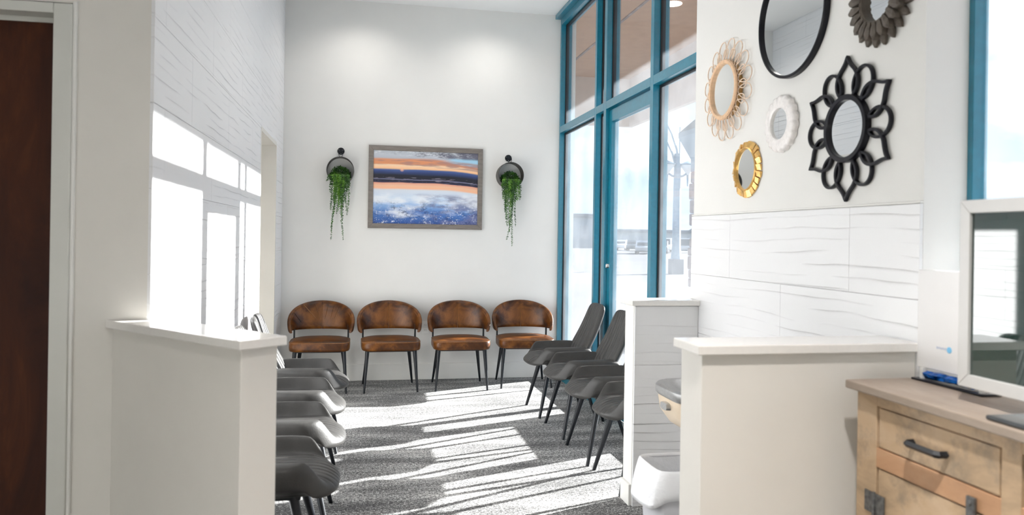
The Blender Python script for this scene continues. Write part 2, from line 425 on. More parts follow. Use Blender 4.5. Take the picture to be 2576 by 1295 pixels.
# ---- wall with the dark door, faces the camera
wd = struct('wall_front', MB().box(-0.985, XL, YD, YD + 0.14, 0, CH).box(-3.4, -0.985, YD, YD + 0.14, 2.16, CH).box(-3.4, -2.05, YD, YD + 0.14, 0, 2.16), M['paint_warm'])
fr = empty('trim_1', (0, 0, 0)); tag(fr, kind='structure')
MB().box(-1.057, -0.997, YD - 0.02, YD + 0.12, 0, 2.153).build('door_jamb', M['doorframe'], fr, bevel=0.003)
MB().box(-0.9995, -0.985, YD - 0.012, YD + 0.12, 0, 2.165).build('door_jamb', M['trim'], fr, bevel=0.004)
MB().box(-2.0, -1.057, YD - 0.02, YD + 0.12, 2.118, 2.153).build('door_head', M['doorframe'], fr, bevel=0.003)
MB().box(-2.0, -1.057, YD + 0.05, YD + 0.12, 2.10, 2.118).build('door_stop', M['doorframe'], fr, bevel=0.002)
MB().box(-2.06, -2.0, YD - 0.02, YD + 0.12, 0, 2.153).build('door_jamb', M['doorframe'], fr, bevel=0.003)
d1 = struct('door_1', MB().box(-2.0, -1.059, YD + 0.055, YD + 0.10, 0.006, 2.112), M['door'], 0.002)
hnd = MB().cyl((-1.93, YD + 0.055, 1.0), (-1.93, YD + 0.0, 1.0), 0.012).tube([(-1.93, YD + 0.005, 1.0), (-1.86, YD + 0.0, 1.0), (-1.82, YD + 0.005, 1.0)], 0.010, 10)
hnd.build('door_handle', M['steel'], d1, 40)
# ---- the rest of the room around the camera
struct('wall_left_near', MB().box(-3.4, -3.25, -3.2, YD, 0, CH), M['paint'])
struct('wall_near', MB().box(-3.4, 2.05, -3.2, -3.05, 0, CH), M['paint'])

# ---- right wall: pier with the mirrors, tile wainscot
PY0, PY1 = 2.115, 3.82
wr = struct('wall_right', MB().box(XR, 1.95, PY0, PY1, 0, CH), M['paint'])
tile_rect(wr, -PY1, -PY0, -0.027, 1.498, lambda p, q, u: ((XR, -p, u), R(-90)), TL - (PY1 - 2.47) % TL)
MB().box(XR - 0.013, XR, PY0, PY1, 1.4985, 1.506).build('tile_edge_strip', M['trim'], wr, bevel=0.002)
struct('wall_right_near', MB().box(XW, 2.05, -0.6, PY0, 0, 1.12).box(XW, 2.05, -3.2, -0.6, 0, CH).box(XW, 2.05, -0.6, PY0, 3.45, CH), M['paint'])
# ---- low walls
def low_wall(name, body, cap, z0=1.03, z1=1.058, mat=None):
    o = struct(name, MB().prism(body, 0, z0), mat or M['paint_warm'], 0.003)
    MB().prism(cap, z0, z1).build('cap', M['quartz'], o, bevel=0.003)
    return o
P = Vector((-0.344, 2.314)); a = Vector((-0.677, 0.736)); b = Vector((0.736, 0.677))
def pt(s, t): q = P + a * s + b * t; return (q.x, q.y)
def hitY(t, Y): s = (Y - (P + b * t).y) / a.y; return pt(s, t)
def hitX(t, X): s = (X - (P + b * t).x) / a.x; return pt(s, t)
XT = XL + 0.013
low_wall('wall_low_left', [pt(0.02, 0.018), pt(0.02, 0.145), hitX(0.145, XT), (XT, YD), hitY(0.018, YD)],
         [pt(0, 0), pt(0, 0.165), hitX(0.165, XT), (XT, YD), hitY(0, YD)])
XRT = XR - 0.0122
low_wall('wall_low_near', [(0.998, 2.125), (XRT, 2.125), (XRT, 2.275), (0.998, 2.275)], [(0.978, 2.105), (XRT, 2.105), (XRT, 2.295), (0.978, 2.295)])
w1 = low_wall('wall_low_far', [(1.372, 3.73), (XRT, 3.73), (XRT, 3.858), (1.372, 3.858)], [(1.352, 3.698), (XRT, 3.698), (XRT, 3.882), (1.352, 3.882)], mat=M['trim'])
tile_rect(w1, 1.376, XRT, -0.19, 1.028, lambda p, q, u: ((p, 3.73, u), 0), 0.5)
struct('baseboard_low_far', MB().box(1.358, 1.372, 3.73, 3.858, 0, 0.11), M['trim'], 0.003)

# ================================================================== storefront window
GX = 1.945
w1o = empty('window_1', (0, 0, 0)); tag(w1o, kind='structure')
def member(name, y0, y1, z0, z1, par, x0=XW, x1=2.0, mat=None, bev=0.002):
    return MB().box(x0, x1, y0, y1, z0, z1).build(name, mat or M['teal'], par, bevel=bev)
A0, A1, B0, B1, C0, C1 = 6.108, 6.155, 5.842, 5.905, 4.832, 4.888
J0, J1 = 7.29, 7.33
E0 = 3.822
TR0, TR1 = 2.405, 2.468
member('jamb', J0, J1, 0, 3.53, w1o); member('jamb', E0, E0 + 0.05, 0, 3.53, w1o)
member('mullion', A0, A1, 0, 3.47, w1o); member('mullion', B0, B1, 0, 3.47, w1o); member('mullion', C0, C1, 0, 3.47, w1o)
member('window_head', E0 + 0.05, J0, 3.47, 3.53, w1o)
member('head_cover', E0, J1, 3.53, CH, w1o, 1.835, 2.0)
bays = [(E0 + 0.05, C0), (C1, B0), (B1, A0), (A1, J0)]
for i, (y0, y1) in enumerate(bays):
    member('transom', y0, y1, TR0, TR1, w1o)
    MB().box(GX - 0.004, GX + 0.004, y0 - 0.01, y1 + 0.01, TR1 - 0.01, 3.48).build('pane', M['glass'], w1o)
    MB().box(GX - 0.010, GX + 0.022, y0, y0 + 0.012, TR1, 3.47).box(GX - 0.010, GX + 0.022, y1 - 0.012, y1, TR1, 3.47).box(GX - 0.010, GX + 0.022, y0 + 0.012, y1 - 0.012, 3.458, 3.47).build('gasket', M['gasket'], w1o)
    if i != 1:
        member('sill_rail', y0, y1, 0.0, 0.10, w1o)
        MB().box(GX - 0.004, GX + 0.004, y0 - 0.01, y1 + 0.01, 0.09, TR0 + 0.01).build('pane', M['glass'], w1o)
        MB().box(GX - 0.010, GX + 0.022, y0, y0 + 0.012, 0.10, TR0).box(GX - 0.010, GX + 0.022, y1 - 0.012, y1, 0.10, TR0).box(GX - 0.010, GX + 0.022, y0 + 0.012, y1 - 0.012, TR0 - 0.012, TR0).build('gasket', M['gasket'], w1o)
# glazed door in the storefront
dy0, dy1 = C1 + 0.004, B0 - 0.004
d2 = empty('door_2', (0, 0, 0)); tag(d2, kind='structure')
DX0, DX1 = 1.918, 1.972
member('stile', dy0, dy0 + 0.05, 0.012, 2.395, d2, DX0, DX1); member('stile', dy1 - 0.062, dy1, 0.012, 2.395, d2, DX0, DX1)
member('top_rail', dy0 + 0.05, dy1 - 0.062, 2.300, 2.395, d2, DX0, DX1); member('bottom_rail', dy0 + 0.05, dy1 - 0.062, 0.012, 0.26, d2, DX0, DX1)
MB().box(GX - 0.004, GX + 0.004, dy0 + 0.045, dy1 - 0.055, 0.25, 2.305).build('pane', M['glass'], d2)
MB().lathe([(0.0, -0.022), (0.014, -0.022), (0.019, -0.016), (0.021, 0.0)], 20).build('lock_cylinder', M['chrome'], d2, 40, loc=(DX0, dy1 - 0.036, 1.155), rot=(0, R(90), 0))
# near window beside the camera
w2 = empty('window_2', (0, 0, 0)); tag(w2, kind='structure')
W0, WS = -0.6, 1.12
GX2 = 1.930
member('jamb', PY0 - 0.022, PY0, WS, 3.45, w2, XW, 1.945); member('jamb', W0, W0 + 0.045, WS, 3.45, w2, XW, 1.945)
member('window_head', W0 + 0.045, PY0 - 0.022, 3.40, 3.45, w2, XW, 1.945); member('sill_rail', W0 + 0.045, PY0 - 0.022, WS, WS + 0.05, w2, XW, 1.945)
MB().box(GX2 - 0.003, GX2 + 0.003, W0 + 0.035, PY0 - 0.015, WS + 0.04, 3.41).build('pane', M['glass'], w2)

# ================================================================== recessed downlights at the back wall, plus added fill lamps
def m_emit(name, c, st):
    k = NT(name); k.base((0.9, 0.9, 0.88, 1)); k.b.inputs['Emission Color'].default_value = c; k.b.inputs['Emission Strength'].default_value = st; return k.m
M['lamp_lens'] = m_emit('lamp_lens', (1, 0.95, 0.88, 1), 4.0)
def downlight(x, y, label, power, size=75):
    t = empty('recessed_downlight', (x, y, CH), 0, label, 'ceiling light', 'recessed ceiling downlights')
    MB().lathe([(0.075, -0.001), (0.100, -0.001), (0.100, -0.006), (0.075, -0.010)], 32).build('trim_ring', M['plate'], t, 40)
    MB().lathe([(0.0, -0.003), (0.078, -0.003), (0.078, -0.001)], 32).build('lens', M['lamp_lens'], t, 40)
    ld = bpy.data.lights.new('downlight_beam', 'SPOT'); ld.energy = power; ld.spot_size = R(size * 2); ld.spot_blend = 0.9
    ld.shadow_soft_size = 0.08; ld.color = (1.0, 0.955, 0.90)
    lo = bpy.data.objects.new('downlight_beam', ld); col.objects.link(lo); lo.parent = t; lo.location = (0, 0, -0.02)
downlight(-0.05, 6.85, 'recessed downlight washing the back wall over the left planter', 20, 74)
downlight(1.15, 6.85, 'recessed downlight washing the back wall over the right planter', 20, 74)
downlight(0.55, 4.6, 'added fill downlight over the middle of the waiting area', 38, 80)  # unseen lamp, added to lift the left tiled wall
downlight(0.55, 0.75, 'added fill downlight over the sideboard side of the entrance', 560, 42)  # unseen lamp, added with a cone that brightens low wall, television and sideboard
downlight(-0.9, 1.2, 'added fill downlight in front of the dark wooden door', 48, 56)  # unseen lamp, added to brighten the television front and door wall
downlight(0.6, -1.2, 'added fill downlight behind the viewer near the window', 130, 50)  # unseen lamp, added as fill from behind the camera
downlight(-1.6, -1.2, 'added fill downlight behind the viewer on the far side', 50, 50)  # second unseen fill lamp added behind the camera

# ================================================================== tan leather chairs
def sup(q, ax, ay, n):
    c, s = math.cos(q), math.sin(q)
    return (ax * math.copysign(abs(c) ** (2 / n), c), ay * math.copysign(abs(s) ** (2 / n), s))
def tan_chair(label, pleats=False):
    t = empty('leather_chair', (0, 0, 0), 0, label, 'chair', 'tan leather chairs along the back wall')
    N = 56
    def outline(k):
        pts = []
        for i in range(N):
            q = 2 * math.pi * i / N
            x, y = sup(q, 0.258, 0.25, 7.0 if math.sin(q) < 0 else 2.6)
            pts.append((x * k, y * (1 if k > .5 else k / .5 if k < .5 else 1) * k - 0.015))
        return pts
    rings = []
    for z, k in ((0.366, 0.94), (0.369, 0.972), (0.379, 0.993), (0.402, 1.0), (0.424, 0.996), (0.437, 0.987), (0.445, 0.958), (0.451, 0.86), (0.457, 0.65), (0.461, 0.40), (0.463, 0.02)):
        o_ = []
        for i in range(N):
            q = 2 * math.pi * i / N
            x, y = sup(q, 0.258 * k, 0.25 * k, 7.0 if math.sin(q) < 0 else 2.6)
            o_.append((x, y - 0.015, z))
        rings.append(o_)
    seat = MB().loft(rings).build('seat', M['tan'], t, 60)
    pth = []
    for i in range(N):
        q = 2 * math.pi * i / N; x, y = sup(q, 0.2545, 0.2465, 7.0 if math.sin(q) < 0 else 2.6); pth.append((x, y - 0.015, 0.440))
    MB().tube(pth, 0.0028, 6, True).build('piping', M['tan_seam'], seat, 60)
    # barrel back
    S = 44
    def centre(s):
        an = s * R(108); return Vector((0.268 * math.sin(an), 0.035 + 0.165 * math.cos(an) , 0)), Vector((math.sin(an), math.cos(an), 0)).normalized()
    def ztop(s): return 0.520 + 0.248 * max(0.0, math.cos(s * math.pi / 2)) ** 0.88
    def zbot(s): return 0.512 - 0.014 * abs(s) ** 5
    rings = []
    for i in range(S + 1):
        s = -1 + 2 * i / S; s = math.copysign(abs(s) ** 0.9, s)
        c, nn = centre(s * 0.999); z0, z1 = zbot(s), max(ztop(s * 0.9985), zbot(s) + 0.012)
        th = 0.021 * (1 - 0.45 * abs(s) ** 4); ring = []
        for k in range(18):
            q = 2 * math.pi * k / 18; e, f = sup(q, 1, 1, 3.2)
            z = (z0 + z1) / 2 + f * (z1 - z0) / 2
            lean = 0.05 * ((z - 0.51) / 0.26)
            p = c + nn * (e * th + lean * (1 - 0.5 * abs(s)))
            ring.append((p.x, p.y, z))
        rings.append(ring)
    back = MB().loft(rings).build('backrest', M['tan'], t, 60)
    def inner(s, z, o=0.0):
        c, nn = centre(s); th = 0.021 * (1 - 0.45 * abs(s) ** 4)
        p = c + nn * (-th - o + 0.05 * ((z - 0.51) / 0.26) * (1 - 0.5 * abs(s))); return (p.x, p.y, z)
    for sg in (-1, 1):
        ss_ = [sg * (0.96 - 0.44 * i / 16) for i in range(17)]
        pth = [inner(q_, max(ztop(q_) - 0.020 - 0.010 * (1 - abs(q_)), 0.512), -0.003) for q_ in ss_]
        MB().tube(pth, [0.0026] * 12 + [0.0022, 0.0018, 0.0014, 0.001, 0.0006], 6).build('piping', M['tan_seam'], back, 60)
    MB().tube([inner(0, 0.515 + 0.235 * i / 8, 0.0) for i in range(9)], 0.003, 6).build('centre_seam', M['tan'], back, 60)
    if pleats:
        for s0, s1, za, zb in ((-0.33, -0.10, 0.735, 0.60), (-0.58, -0.40, 0.67, 0.575), (0.10, 0.05, 0.74, 0.60), (0.30, 0.22, 0.72, 0.60), (0.20, 0.15, 0.73, 0.60), (-0.12, -0.04, 0.74, 0.60)):
            MB().tube([inner(s0 + (s1 - s0) * i / 6, za + (zb - za) * i / 6, 0.0) for i in range(7)], [0.001, 0.0028, 0.0034, 0.0034, 0.003, 0.0025, 0.001], 6).build('pleat', M['tan_seam'] if s0 == -0.33 else M['tan'], back, 60)
    for s in (-1, 1):
        MB().box(s * 0.236 - 0.007, s * 0.236 + 0.007, 0.098, 0.122, 0.38, 0.56).build('back_post', M['black_metal'], t, bevel=0.002)
        MB().tube([(s * 0.205, -0.185, 0.372), (s * 0.231, -0.222, 0.0)], [0.0185, 0.0085], 14).build('leg', M['black_metal'], t, 40)
        MB().tube([(s * 0.180, 0.150, 0.372), (s * 0.226, 0.215, 0.0)], [0.0185, 0.0085], 14).build('leg', M['black_metal'], t, 40)
    MB().box(-0.19, 0.19, -0.20, 0.17, 0.352, 0.368).build('base_frame', M['black_metal'], t, bevel=0.003)
    return t
tc1 = tan_chair('tan leather chair with pleated backrest, leftmost in the row at the back wall', True)
tc1.location = (-0.353, 6.952, 0)
tc2 = tan_chair('tan leather chair just left of the wall outlet at the back wall')
tc2.location = (0.252, 6.950, 0); tc2.rotation_euler[2] = R(2.0)
tc3 = copy_tree(tc2); tc3.location = (0.883, 6.955, 0); tc3.rotation_euler[2] = R(-0.5)
tc3['label'] = 'tan leather chair just right of the wall outlet at the back wall'
tc4 = copy_tree(tc2); tc4.location = (1.492, 7.01, 0); tc4.rotation_euler[2] = R(-3.0)
tc4['label'] = 'tan leather chair in the far corner beside the teal window frame'

# ================================================================== grey channel-tufted chairs
def smooth01(x): x = max(0.0, min(1.0, x)); return x * x * (3 - 2 * x)
def pillow(fn_mid, fn_th, nu, nv):
    """closed cushion: top and bottom sheets meeting at the rim. fn_mid(u,v)->(point, normal)"""
    top, bot = [], []
    for j in range(nv + 1):
        v = -math.cos(math.pi * j / nv)
        rt, rb = [], []
        for i in range(nu + 1):
            u = -math.cos(math.pi * i / nu) * 0.35 + (-1 + 2 * i / nu) * 0.65
            p, n = fn_mid(u, v); a_, b_ = fn_th(u, v)
            rt.append(p + n * a_); rb.append(p - n * b_)
        top.append(rt); bot.append(rb)
    vs = [p for r in top for p in r] + [p for r in bot for p in r]; w_ = nu + 1; off = w_ * (nv + 1); fs = []
    rim = [i for i in range(w_)] + [j * w_ + nu for j in range(1, nv + 1)] + [nv * w_ + i for i in range(nu - 1, -1, -1)] + [j * w_ for j in range(nv - 1, 0, -1)]
    for q0, q1 in zip(rim, rim[1:] + rim[:1]):
        fs.append((q0, off + q0, off + q1, q1))
    for j in range(nv):
        for i in range(nu):
            q = j * w_ + i
            fs.append((q, q + 1, q + w_ + 1, q + w_)); fs.append((off + q, off + q + w_, off + q + w_ + 1, off + q + 1))
    return MB().add(vs, fs)
def edge(u, v, n=5): return max(0.0, 1 - abs(u) ** n) ** 0.5 * max(0.0, 1 - abs(v) ** n) ** 0.5
def channel(u, lim, k, d):
    if abs(u) > lim: return 0.0
    x = u / lim * k / 2
    fr_ = abs((x - math.floor(x)) * 2 - 1)            # 1 at groove, 0 mid channel
    return -d * fr_ ** 6
def grey_chair(label):
    t = empty('tufted_chair', (0, 0, 0), 0, label, 'chair', 'grey tufted chairs')
    def wing(u, f):
        side = smooth01((abs(u) - 0.64) / 0.17) * (0.72 + 0.28 * max(0.0, 1 - abs(u) ** 14) ** 0.5)
        return 0.068 * smooth01((f + 0.01) / 0.24) * side
    def smid(u, v):
        f = (v + 1) / 2                                    # 0 front .. 1 back
        y = -0.298 + f * 0.498
        hw = 0.205 + 0.040 * smooth01(f / 0.40) - 0.022 * smooth01((f - 0.6) / 0.4)
        y += 0.095 * abs(u) ** 3.2 * (1 - f) ** 3
        z = 0.440 + 0.006 * f - 0.034 * max(0, 1 - f / 0.24) ** 2
        return Vector((u * hw, y, z)), Vector((0, 0, 1))
    def sth(u, v):
        f = (v + 1) / 2
        e = max(0.0, 1 - abs(u) ** 8) ** 0.5 * max(0.0, 1 - abs(v) ** 6) ** 0.5
        ev = max(0.0, 1 - abs(v) ** 10) ** 0.5
        c = channel(u, 0.62, 7, 0.009) * min(1, e * 1.3) * smooth01((1 - v) * 3)
        return 0.024 * e + c + wing(u, f) * ev, 0.050 * e - 0.35 * wing(u, f) * ev * smooth01((abs(u) - 0.5) / 0.5)
    shell = pillow(smid, sth, 110, 30).build('seat', M['grey'], t, 75)
    def bmid(u, v):
        f = (v + 1) / 2
        hw = 0.205 + 0.018 * smooth01(f / 0.35) - 0.045 * f
        x = u * hw
        y = 0.135 + 0.175 * f + 0.018 * math.sin(f * math.pi) - 0.045 * u * u * (1 - 0.55 * f)
        z = 0.425 + 0.425 * f - 0.030 * abs(u) ** 6 * f ** 3
        n = Vector((0.25 * u, -0.92, 0.40)).normalized(); n = Vector((-0.18 * u, -0.92, 0.36)).normalized()
        return Vector((x, y, z)), n
    def bth(u, v):
        e = max(0.0, 1 - abs(u) ** 9) ** 0.5 * max(0.0, 1 - abs(v) ** 9) ** 0.5
        c = channel(u, 0.74, 8, 0.011) * min(1, e * 1.3)
        return 0.022 * e + c, 0.026 * e
    pillow(bmid, bth, 120, 28).build('backrest', M['grey'], t, 75)
    for s in (-1, 1):
        MB().tube([(s * 0.150, -0.130, 0.405), (s * 0.236, -0.228, 0.0)], [0.0200, 0.0105], 12).build('leg', M['black_metal'], t, 40)
        MB().tube([(s * 0.150, 0.090, 0.405), (s * 0.226, 0.218, 0.0)], [0.0200, 0.0105], 12).build('leg', M['black_metal'], t, 40)
    MB().box(-0.17, 0.17, -0.16, 0.12, 0.385, 0.402).build('base_frame', M['black_metal'], t, bevel=0.003)
    return t
g0 = grey_chair('grey tufted chair nearest the tan chairs in the row under the window')
g0.location = (1.562, 5.872, 0); g0.rotation_euler[2] = R(-90)
RL = ['grey tufted chair second from the tan chairs in the row under the window',
      'grey tufted chair third from the tan chairs in the row under the window',
      'grey tufted chair half hidden by the tiled low wall, nearest in the window row']
for (x, y, rz), lb in zip(((1.578, 5.26, -89), (1.575, 4.655, -90), (1.592, 4.106, -90)), RL):
    c = copy_tree(g0); c.location = (x, y, 0); c.rotation_euler[2] = R(rz); c['label'] = lb
LL = ['grey tufted chair with sunlit back beside the doorway, farthest in the left row',
      'grey tufted chair second from the doorway in the left row',
      'grey tufted chair third from the doorway in the left row',
      'grey tufted chair nearest the angled low wall in the left row']
for (x, y, rz), lb in zip(((-0.372, 5.13, 90), (-0.378, 4.43, 90), (-0.364, 3.76, 91), (-0.372, 3.09, 90)), LL):
    c = copy_tree(g0); c.location = (x, y, 0); c.rotation_euler[2] = R(rz); c['label'] = lb
    c['group'] = 'grey tufted chairs'

# ================================================================== back wall decoration
def m_picture():
    k = NT('sunset_print'); uv = k.n('ShaderNodeTexCoord').outputs['Generated']
    sx = k.n('ShaderNodeSeparateXYZ'); k.l(uv, sx.inputs[0]); U = sx.outputs[0]; V = sx.outputs[2]
    t0 = k.math('SUBTRACT', 1.0, V)                                    # 0 at the top
    nA = k.noise(k.mapping(uv, (3, 1, 14)), 1.0, 5)
    hill = k.math('MULTIPLY', k.math('POWER', k.math('MAXIMUM', k.math('SUBTRACT', U, 0.55), 0.0), 2.0), 0.22)
    t1 = k.math('SUBTRACT', k.math('ADD', t0, k.math('MULTIPLY', k.math('SUBTRACT', nA, 0.5), 0.030)), hill)
    S = srgb
    base = k.ramp(t1, [(0.0, S(205, 210, 218)), (0.10, S(185, 190, 200)), (0.125, S(222, 150, 110)), (0.18, S(226, 150, 105)), (0.20, S(250, 215, 180)),
                       (0.245, S(252, 200, 150)), (0.262, S(70, 95, 150)), (0.30, S(45, 62, 110)), (0.335, S(28, 30, 45)), (0.385, S(26, 27, 42)),
                       (0.395, S(120, 120, 150)), (0.405, S(30, 32, 50)), (0.43, S(40, 40, 70)), (0.442, S(235, 165, 140)), (0.475, S(245, 195, 160)), (0.51, S(250, 190, 150)),
                       (0.535, S(218, 224, 234)), (0.64, S(206, 222, 240)), (0.73, S(150, 186, 228)), (0.83, S(74, 122, 192)), (1.0, S(40, 80, 150))])
    def ss(x, a_, b_):
        nd = k.n('ShaderNodeMapRange'); nd.interpolation_type = 'SMOOTHSTEP'
        nd.inputs['From Min'].default_value = a_; nd.inputs['From Max'].default_value = b_
        k.l(x, nd.inputs['Value']); return nd.outputs['Result']
    def mul(*xs):
        r_ = xs[0]
        for x in xs[1:]: r_ = k.math('MULTIPLY', r_, x)
        return r_
    # pale blue gap at the upper right, then clouds heavier to the right
    nB0 = k.noise(k.mapping(uv, (6, 1, 9), (7, 0, 2)), 1.0, 5)
    bl = mul(ss(k.math('ADD', U, k.math('MULTIPLY', nB0, 0.3)), 0.78, 0.95), ss(t0, 0.06, 0.10), ss(k.math('SUBTRACT', k.math('ADD', 0.03, k.math('MULTIPLY', U, 0.19)), t0), 0.0, 0.03))
    c1 = k.mix(bl, base, S(165, 208, 232))
    nB = k.noise(k.mapping(uv, (8, 1, 17)), 1.0, 9, 0.75)
    top = ss(k.math('SUBTRACT', k.math('ADD', 0.085, k.math('MULTIPLY', U, 0.05)), k.math('ADD', t0, k.math('MULTIPLY', nB0, 0.05))), -0.01, 0.03)
    dk = mul(ss(k.math('ADD', nB, k.math('MULTIPLY', k.math('SUBTRACT', U, 0.5), 0.34)), 0.44, 0.60), top)
    c1 = k.mix(mul(dk, 0.9), c1, S(88, 84, 104))
    nB2 = k.noise(k.mapping(uv, (13, 1, 34), (3, 0, 1)), 1.0, 7, 0.75)
    wm = mul(ss(nB2, 0.50, 0.60), top, ss(k.math('SUBTRACT', 1.25, U), 0.2, 0.7))
    c1 = k.mix(mul(wm, 0.85), c1, S(238, 240, 246))
    # grey-mauve streaks in the orange cloud bank to the right
    nB3 = k.noise(k.mapping(uv, (5, 1, 40), (9, 0, 4)), 1.0, 5)
    mv = mul(ss(k.math('ADD', nB3, k.math('MULTIPLY', U, 0.22)), 0.55, 0.70), ss(t1, 0.10, 0.13), ss(k.math('SUBTRACT', 0.235, t1), 0.0, 0.03))
    c1 = k.mix(mul(mv, 0.75), c1, S(168, 128, 122))
    # sun glow
    du = k.math('MULTIPLY', k.math('SUBTRACT', U, 0.27), 1.43); dv = k.math('SUBTRACT', t0, 0.258)
    rr = k.math('SQRT', k.math('ADD', k.math('MULTIPLY', du, du), k.math('MULTIPLY', dv, dv)))
    glow = k.math('MAXIMUM', k.math('SUBTRACT', 1.0, k.math('MULTIPLY', rr, 30.0)), 0.0)
    c1 = k.mix(glow, c1, S(255, 190, 150))
    # mauve cloud reflections, white glints and dark reeds in the water
    nC = k.noise(k.mapping(uv, (3.2, 1, 9), (1, 0, 5)), 1.0, 7, 0.65)
    pm = mul(ss(k.math('ADD', nC, k.math('MULTIPLY', k.math('SUBTRACT', U, 0.5), 0.34)), 0.50, 0.64), ss(t0, 0.56, 0.64))
    c1 = k.mix(mul(pm, 0.75), c1, S(112, 112, 152))
    wh = mul(ss(k.math('SUBTRACT', k.noise(k.mapping(uv, (2.5, 1, 5), (5, 0, 8)), 1.0, 5), k.math('MULTIPLY', k.math('ABSOLUTE', k.math('SUBTRACT', t0, 0.70)), 1.3)), 0.34, 0.50), ss(t0, 0.55, 0.60))
    c1 = k.mix(mul(wh, 0.85), c1, S(238, 242, 248))
    nD = k.noise(k.mapping(uv, (17, 1, 16)), 1.0, 6, 0.78)
    deep = ss(t0, 0.62, 0.82)
    c1 = k.mix(mul(ss(nD, 0.54, 0.64), deep, 0.85), c1, S(232, 236, 244))
    nE = k.noise(k.mapping(uv, (9, 1, 11), (4, 0, 9)), 1.0, 7, 0.78)
    c1 = k.mix(mul(ss(nE, 0.50, 0.62), deep, 0.8), c1, S(38, 60, 108))
    nF = k.noise(k.mapping(uv, (60, 1, 60), (6, 0, 2)), 1.0, 3, 0.7)
    c1 = k.mix(mul(ss(nF, 0.60, 0.68), ss(t0, 0.78, 0.92), 0.9), c1, S(245, 246, 250))
    st = k.math('MULTIPLY', k.math('GREATER_THAN', k.noise(k.mapping(uv, (9, 1, 90), (2, 0, 3)), 1.0, 3), 0.60), k.math('MULTIPLY', k.math('GREATER_THAN', t1, 0.36), k.math('LESS_THAN', t1, 0.435)))
    c1 = k.mix(k.math('MULTIPLY', st, 0.6), c1, S(165, 155, 170))
    k.base(c1); k.b.inputs['Roughness'].default_value = 0.45; return k.m
M['print'] = m_picture()
px0, px1, pz0, pz1 = 0.042, 1.127, 1.438, 2.219
pic = empty('framed_picture', ((px0 + px1) / 2, YB, (pz0 + pz1) / 2), 0, 'framed sunset over water print hanging above the tan chairs', 'picture')
hw, hh, fw = (px1 - px0) / 2, (pz1 - pz0) / 2, 0.046
def mitre(p0, p1, p2, p3):
    return MB().prism_y([p0, p1, p2, p3], -0.032, -0.002).build('frame_rail', M['frame_grey'], pic, bevel=0.002)
mitre((-hw, hh), (hw, hh), (hw - fw, hh - fw), (-hw + fw, hh - fw)); mitre((-hw, -hh), (hw, -hh), (hw - fw, -hh + fw), (-hw + fw, -hh + fw))
mitre((-hw, -hh), (-hw, hh), (-hw + fw, hh - fw), (-hw + fw, -hh + fw)); mitre((hw, -hh), (hw, hh), (hw - fw, hh - fw), (hw - fw, -hh + fw))
MB().box(-hw + fw - 0.004, hw - fw + 0.004, -0.020, -0.006, -hh + fw - 0.004, hh - fw + 0.004).build('print', M['print'], pic)
# outlet
ol = empty('wall_outlet', (0.598, YB, 0.493), 0, 'white duplex wall outlet between the two middle tan chairs', 'outlet')
MB().box(-0.035, 0.035, -0.006, 0, -0.058, 0.058).build('cover_plate', M['plate'], ol, bevel=0.003)
for dz in (-0.024, 0.024):
    s_ = MB().prism_y([sup(2 * math.pi * i / 20, 0.017, 0.017, 3) for i in range(20)], -0.0085, -0.005).build('socket', M['plate'], ol, loc=(0, 0, dz))
    MB().box(-0.008, -0.0055, -0.0092, -0.008, -0.001, 0.008).box(0.0055, 0.008, -0.0092, -0.008, -0.001, 0.008).build('slots', M['dark'], s_)

# ================================================================== hanging planters
def hook(x, z, label, peg):
    t = empty('wall_hook', (x, YB, z), 0, label, 'hook', 'wall hooks for the planters')
    MB().lathe([(0.0, -0.012), (0.030, -0.012), (0.033, -0.009), (0.033, 0.0)], 28, 'y').build('back_plate', M['black_metal'], t, 40)
    MB().lathe([(0.0, -0.075), (0.011, -0.075), (0.012, -0.068), (0.010, -0.064), (0.0085, -0.05), (0.0085, -0.01)], 18, 'y').build('peg', M['black_metal'], t, 40)
    for q in (90 + 60, 30, 270):
        MB().lathe([(0.0, -0.0145), (0.003, -0.014), (0.004, -0.0115)], 10, 'y', (0.022 * math.cos(R(q)), 0, 0.022 * math.sin(R(q)))).build('screw', M['chrome'], t, 40)
    return t
def planter(x, z, label, hz):
    t = empty('hanging_planter', (x, YB, z), 0, label, 'planter', 'round drum planters on the back wall')
    Ro, D = 0.125, 0.145
    MB().lathe([(Ro, -0.006), (Ro, -D), (Ro - 0.004, -D), (Ro - 0.004, -0.006)], 56, 'y').build('drum', M['planter'], t, 40)
    MB().lathe([(0.0, -0.010), (Ro - 0.002, -0.010), (Ro - 0.002, -0.004)], 48, 'y').build('back_disc', M['planter_back'], t, 40)
    pts = [(Ro - 0.005, 0)] ; poly = []
    for i in range(25):
        q = math.pi + math.pi * i / 24; poly.append(((Ro - 0.005) * math.cos(q), (Ro - 0.005) * math.sin(q)))
    poly = [p for p in poly if p[1] < -0.062]
    MB().prism_y(poly, -D + 0.01, -0.012).build('soil', M['soil'], t)
    dz = hz - z
    lp = []
    for i in range(21):
        q = -math.pi / 2 + 2 * math.pi * i / 20
        lp.append((0.019 * math.cos(q), -0.058, Ro + 0.002 + 0.5 * (dz - Ro + 0.008) * (1 + math.sin(q))))
    MB().tube(lp[:-1], 0.0022, 6, True).build('hanging_loop', M['black_metal'], t, 40)
    return t
def leaf(mb, p, d, n, l, w_):
    d = d.normalized(); sd_ = d.cross(n).normalized(); n = sd_.cross(d)
    a0 = p; a1 = p + d * l * 0.5 + sd_ * w_ * 0.5 + n * 0.12 * w_; a2 = p + d * l; a3 = p + d * l * 0.5 - sd_ * w_ * 0.5 + n * 0.12 * w_; a4 = p + d * l * 0.5 - n * 0.1 * w_
    mb.add([a0, a1, a2, a3, a4], [(0, 1, 4), (1, 2, 4), (2, 3, 4), (3, 0, 4)])
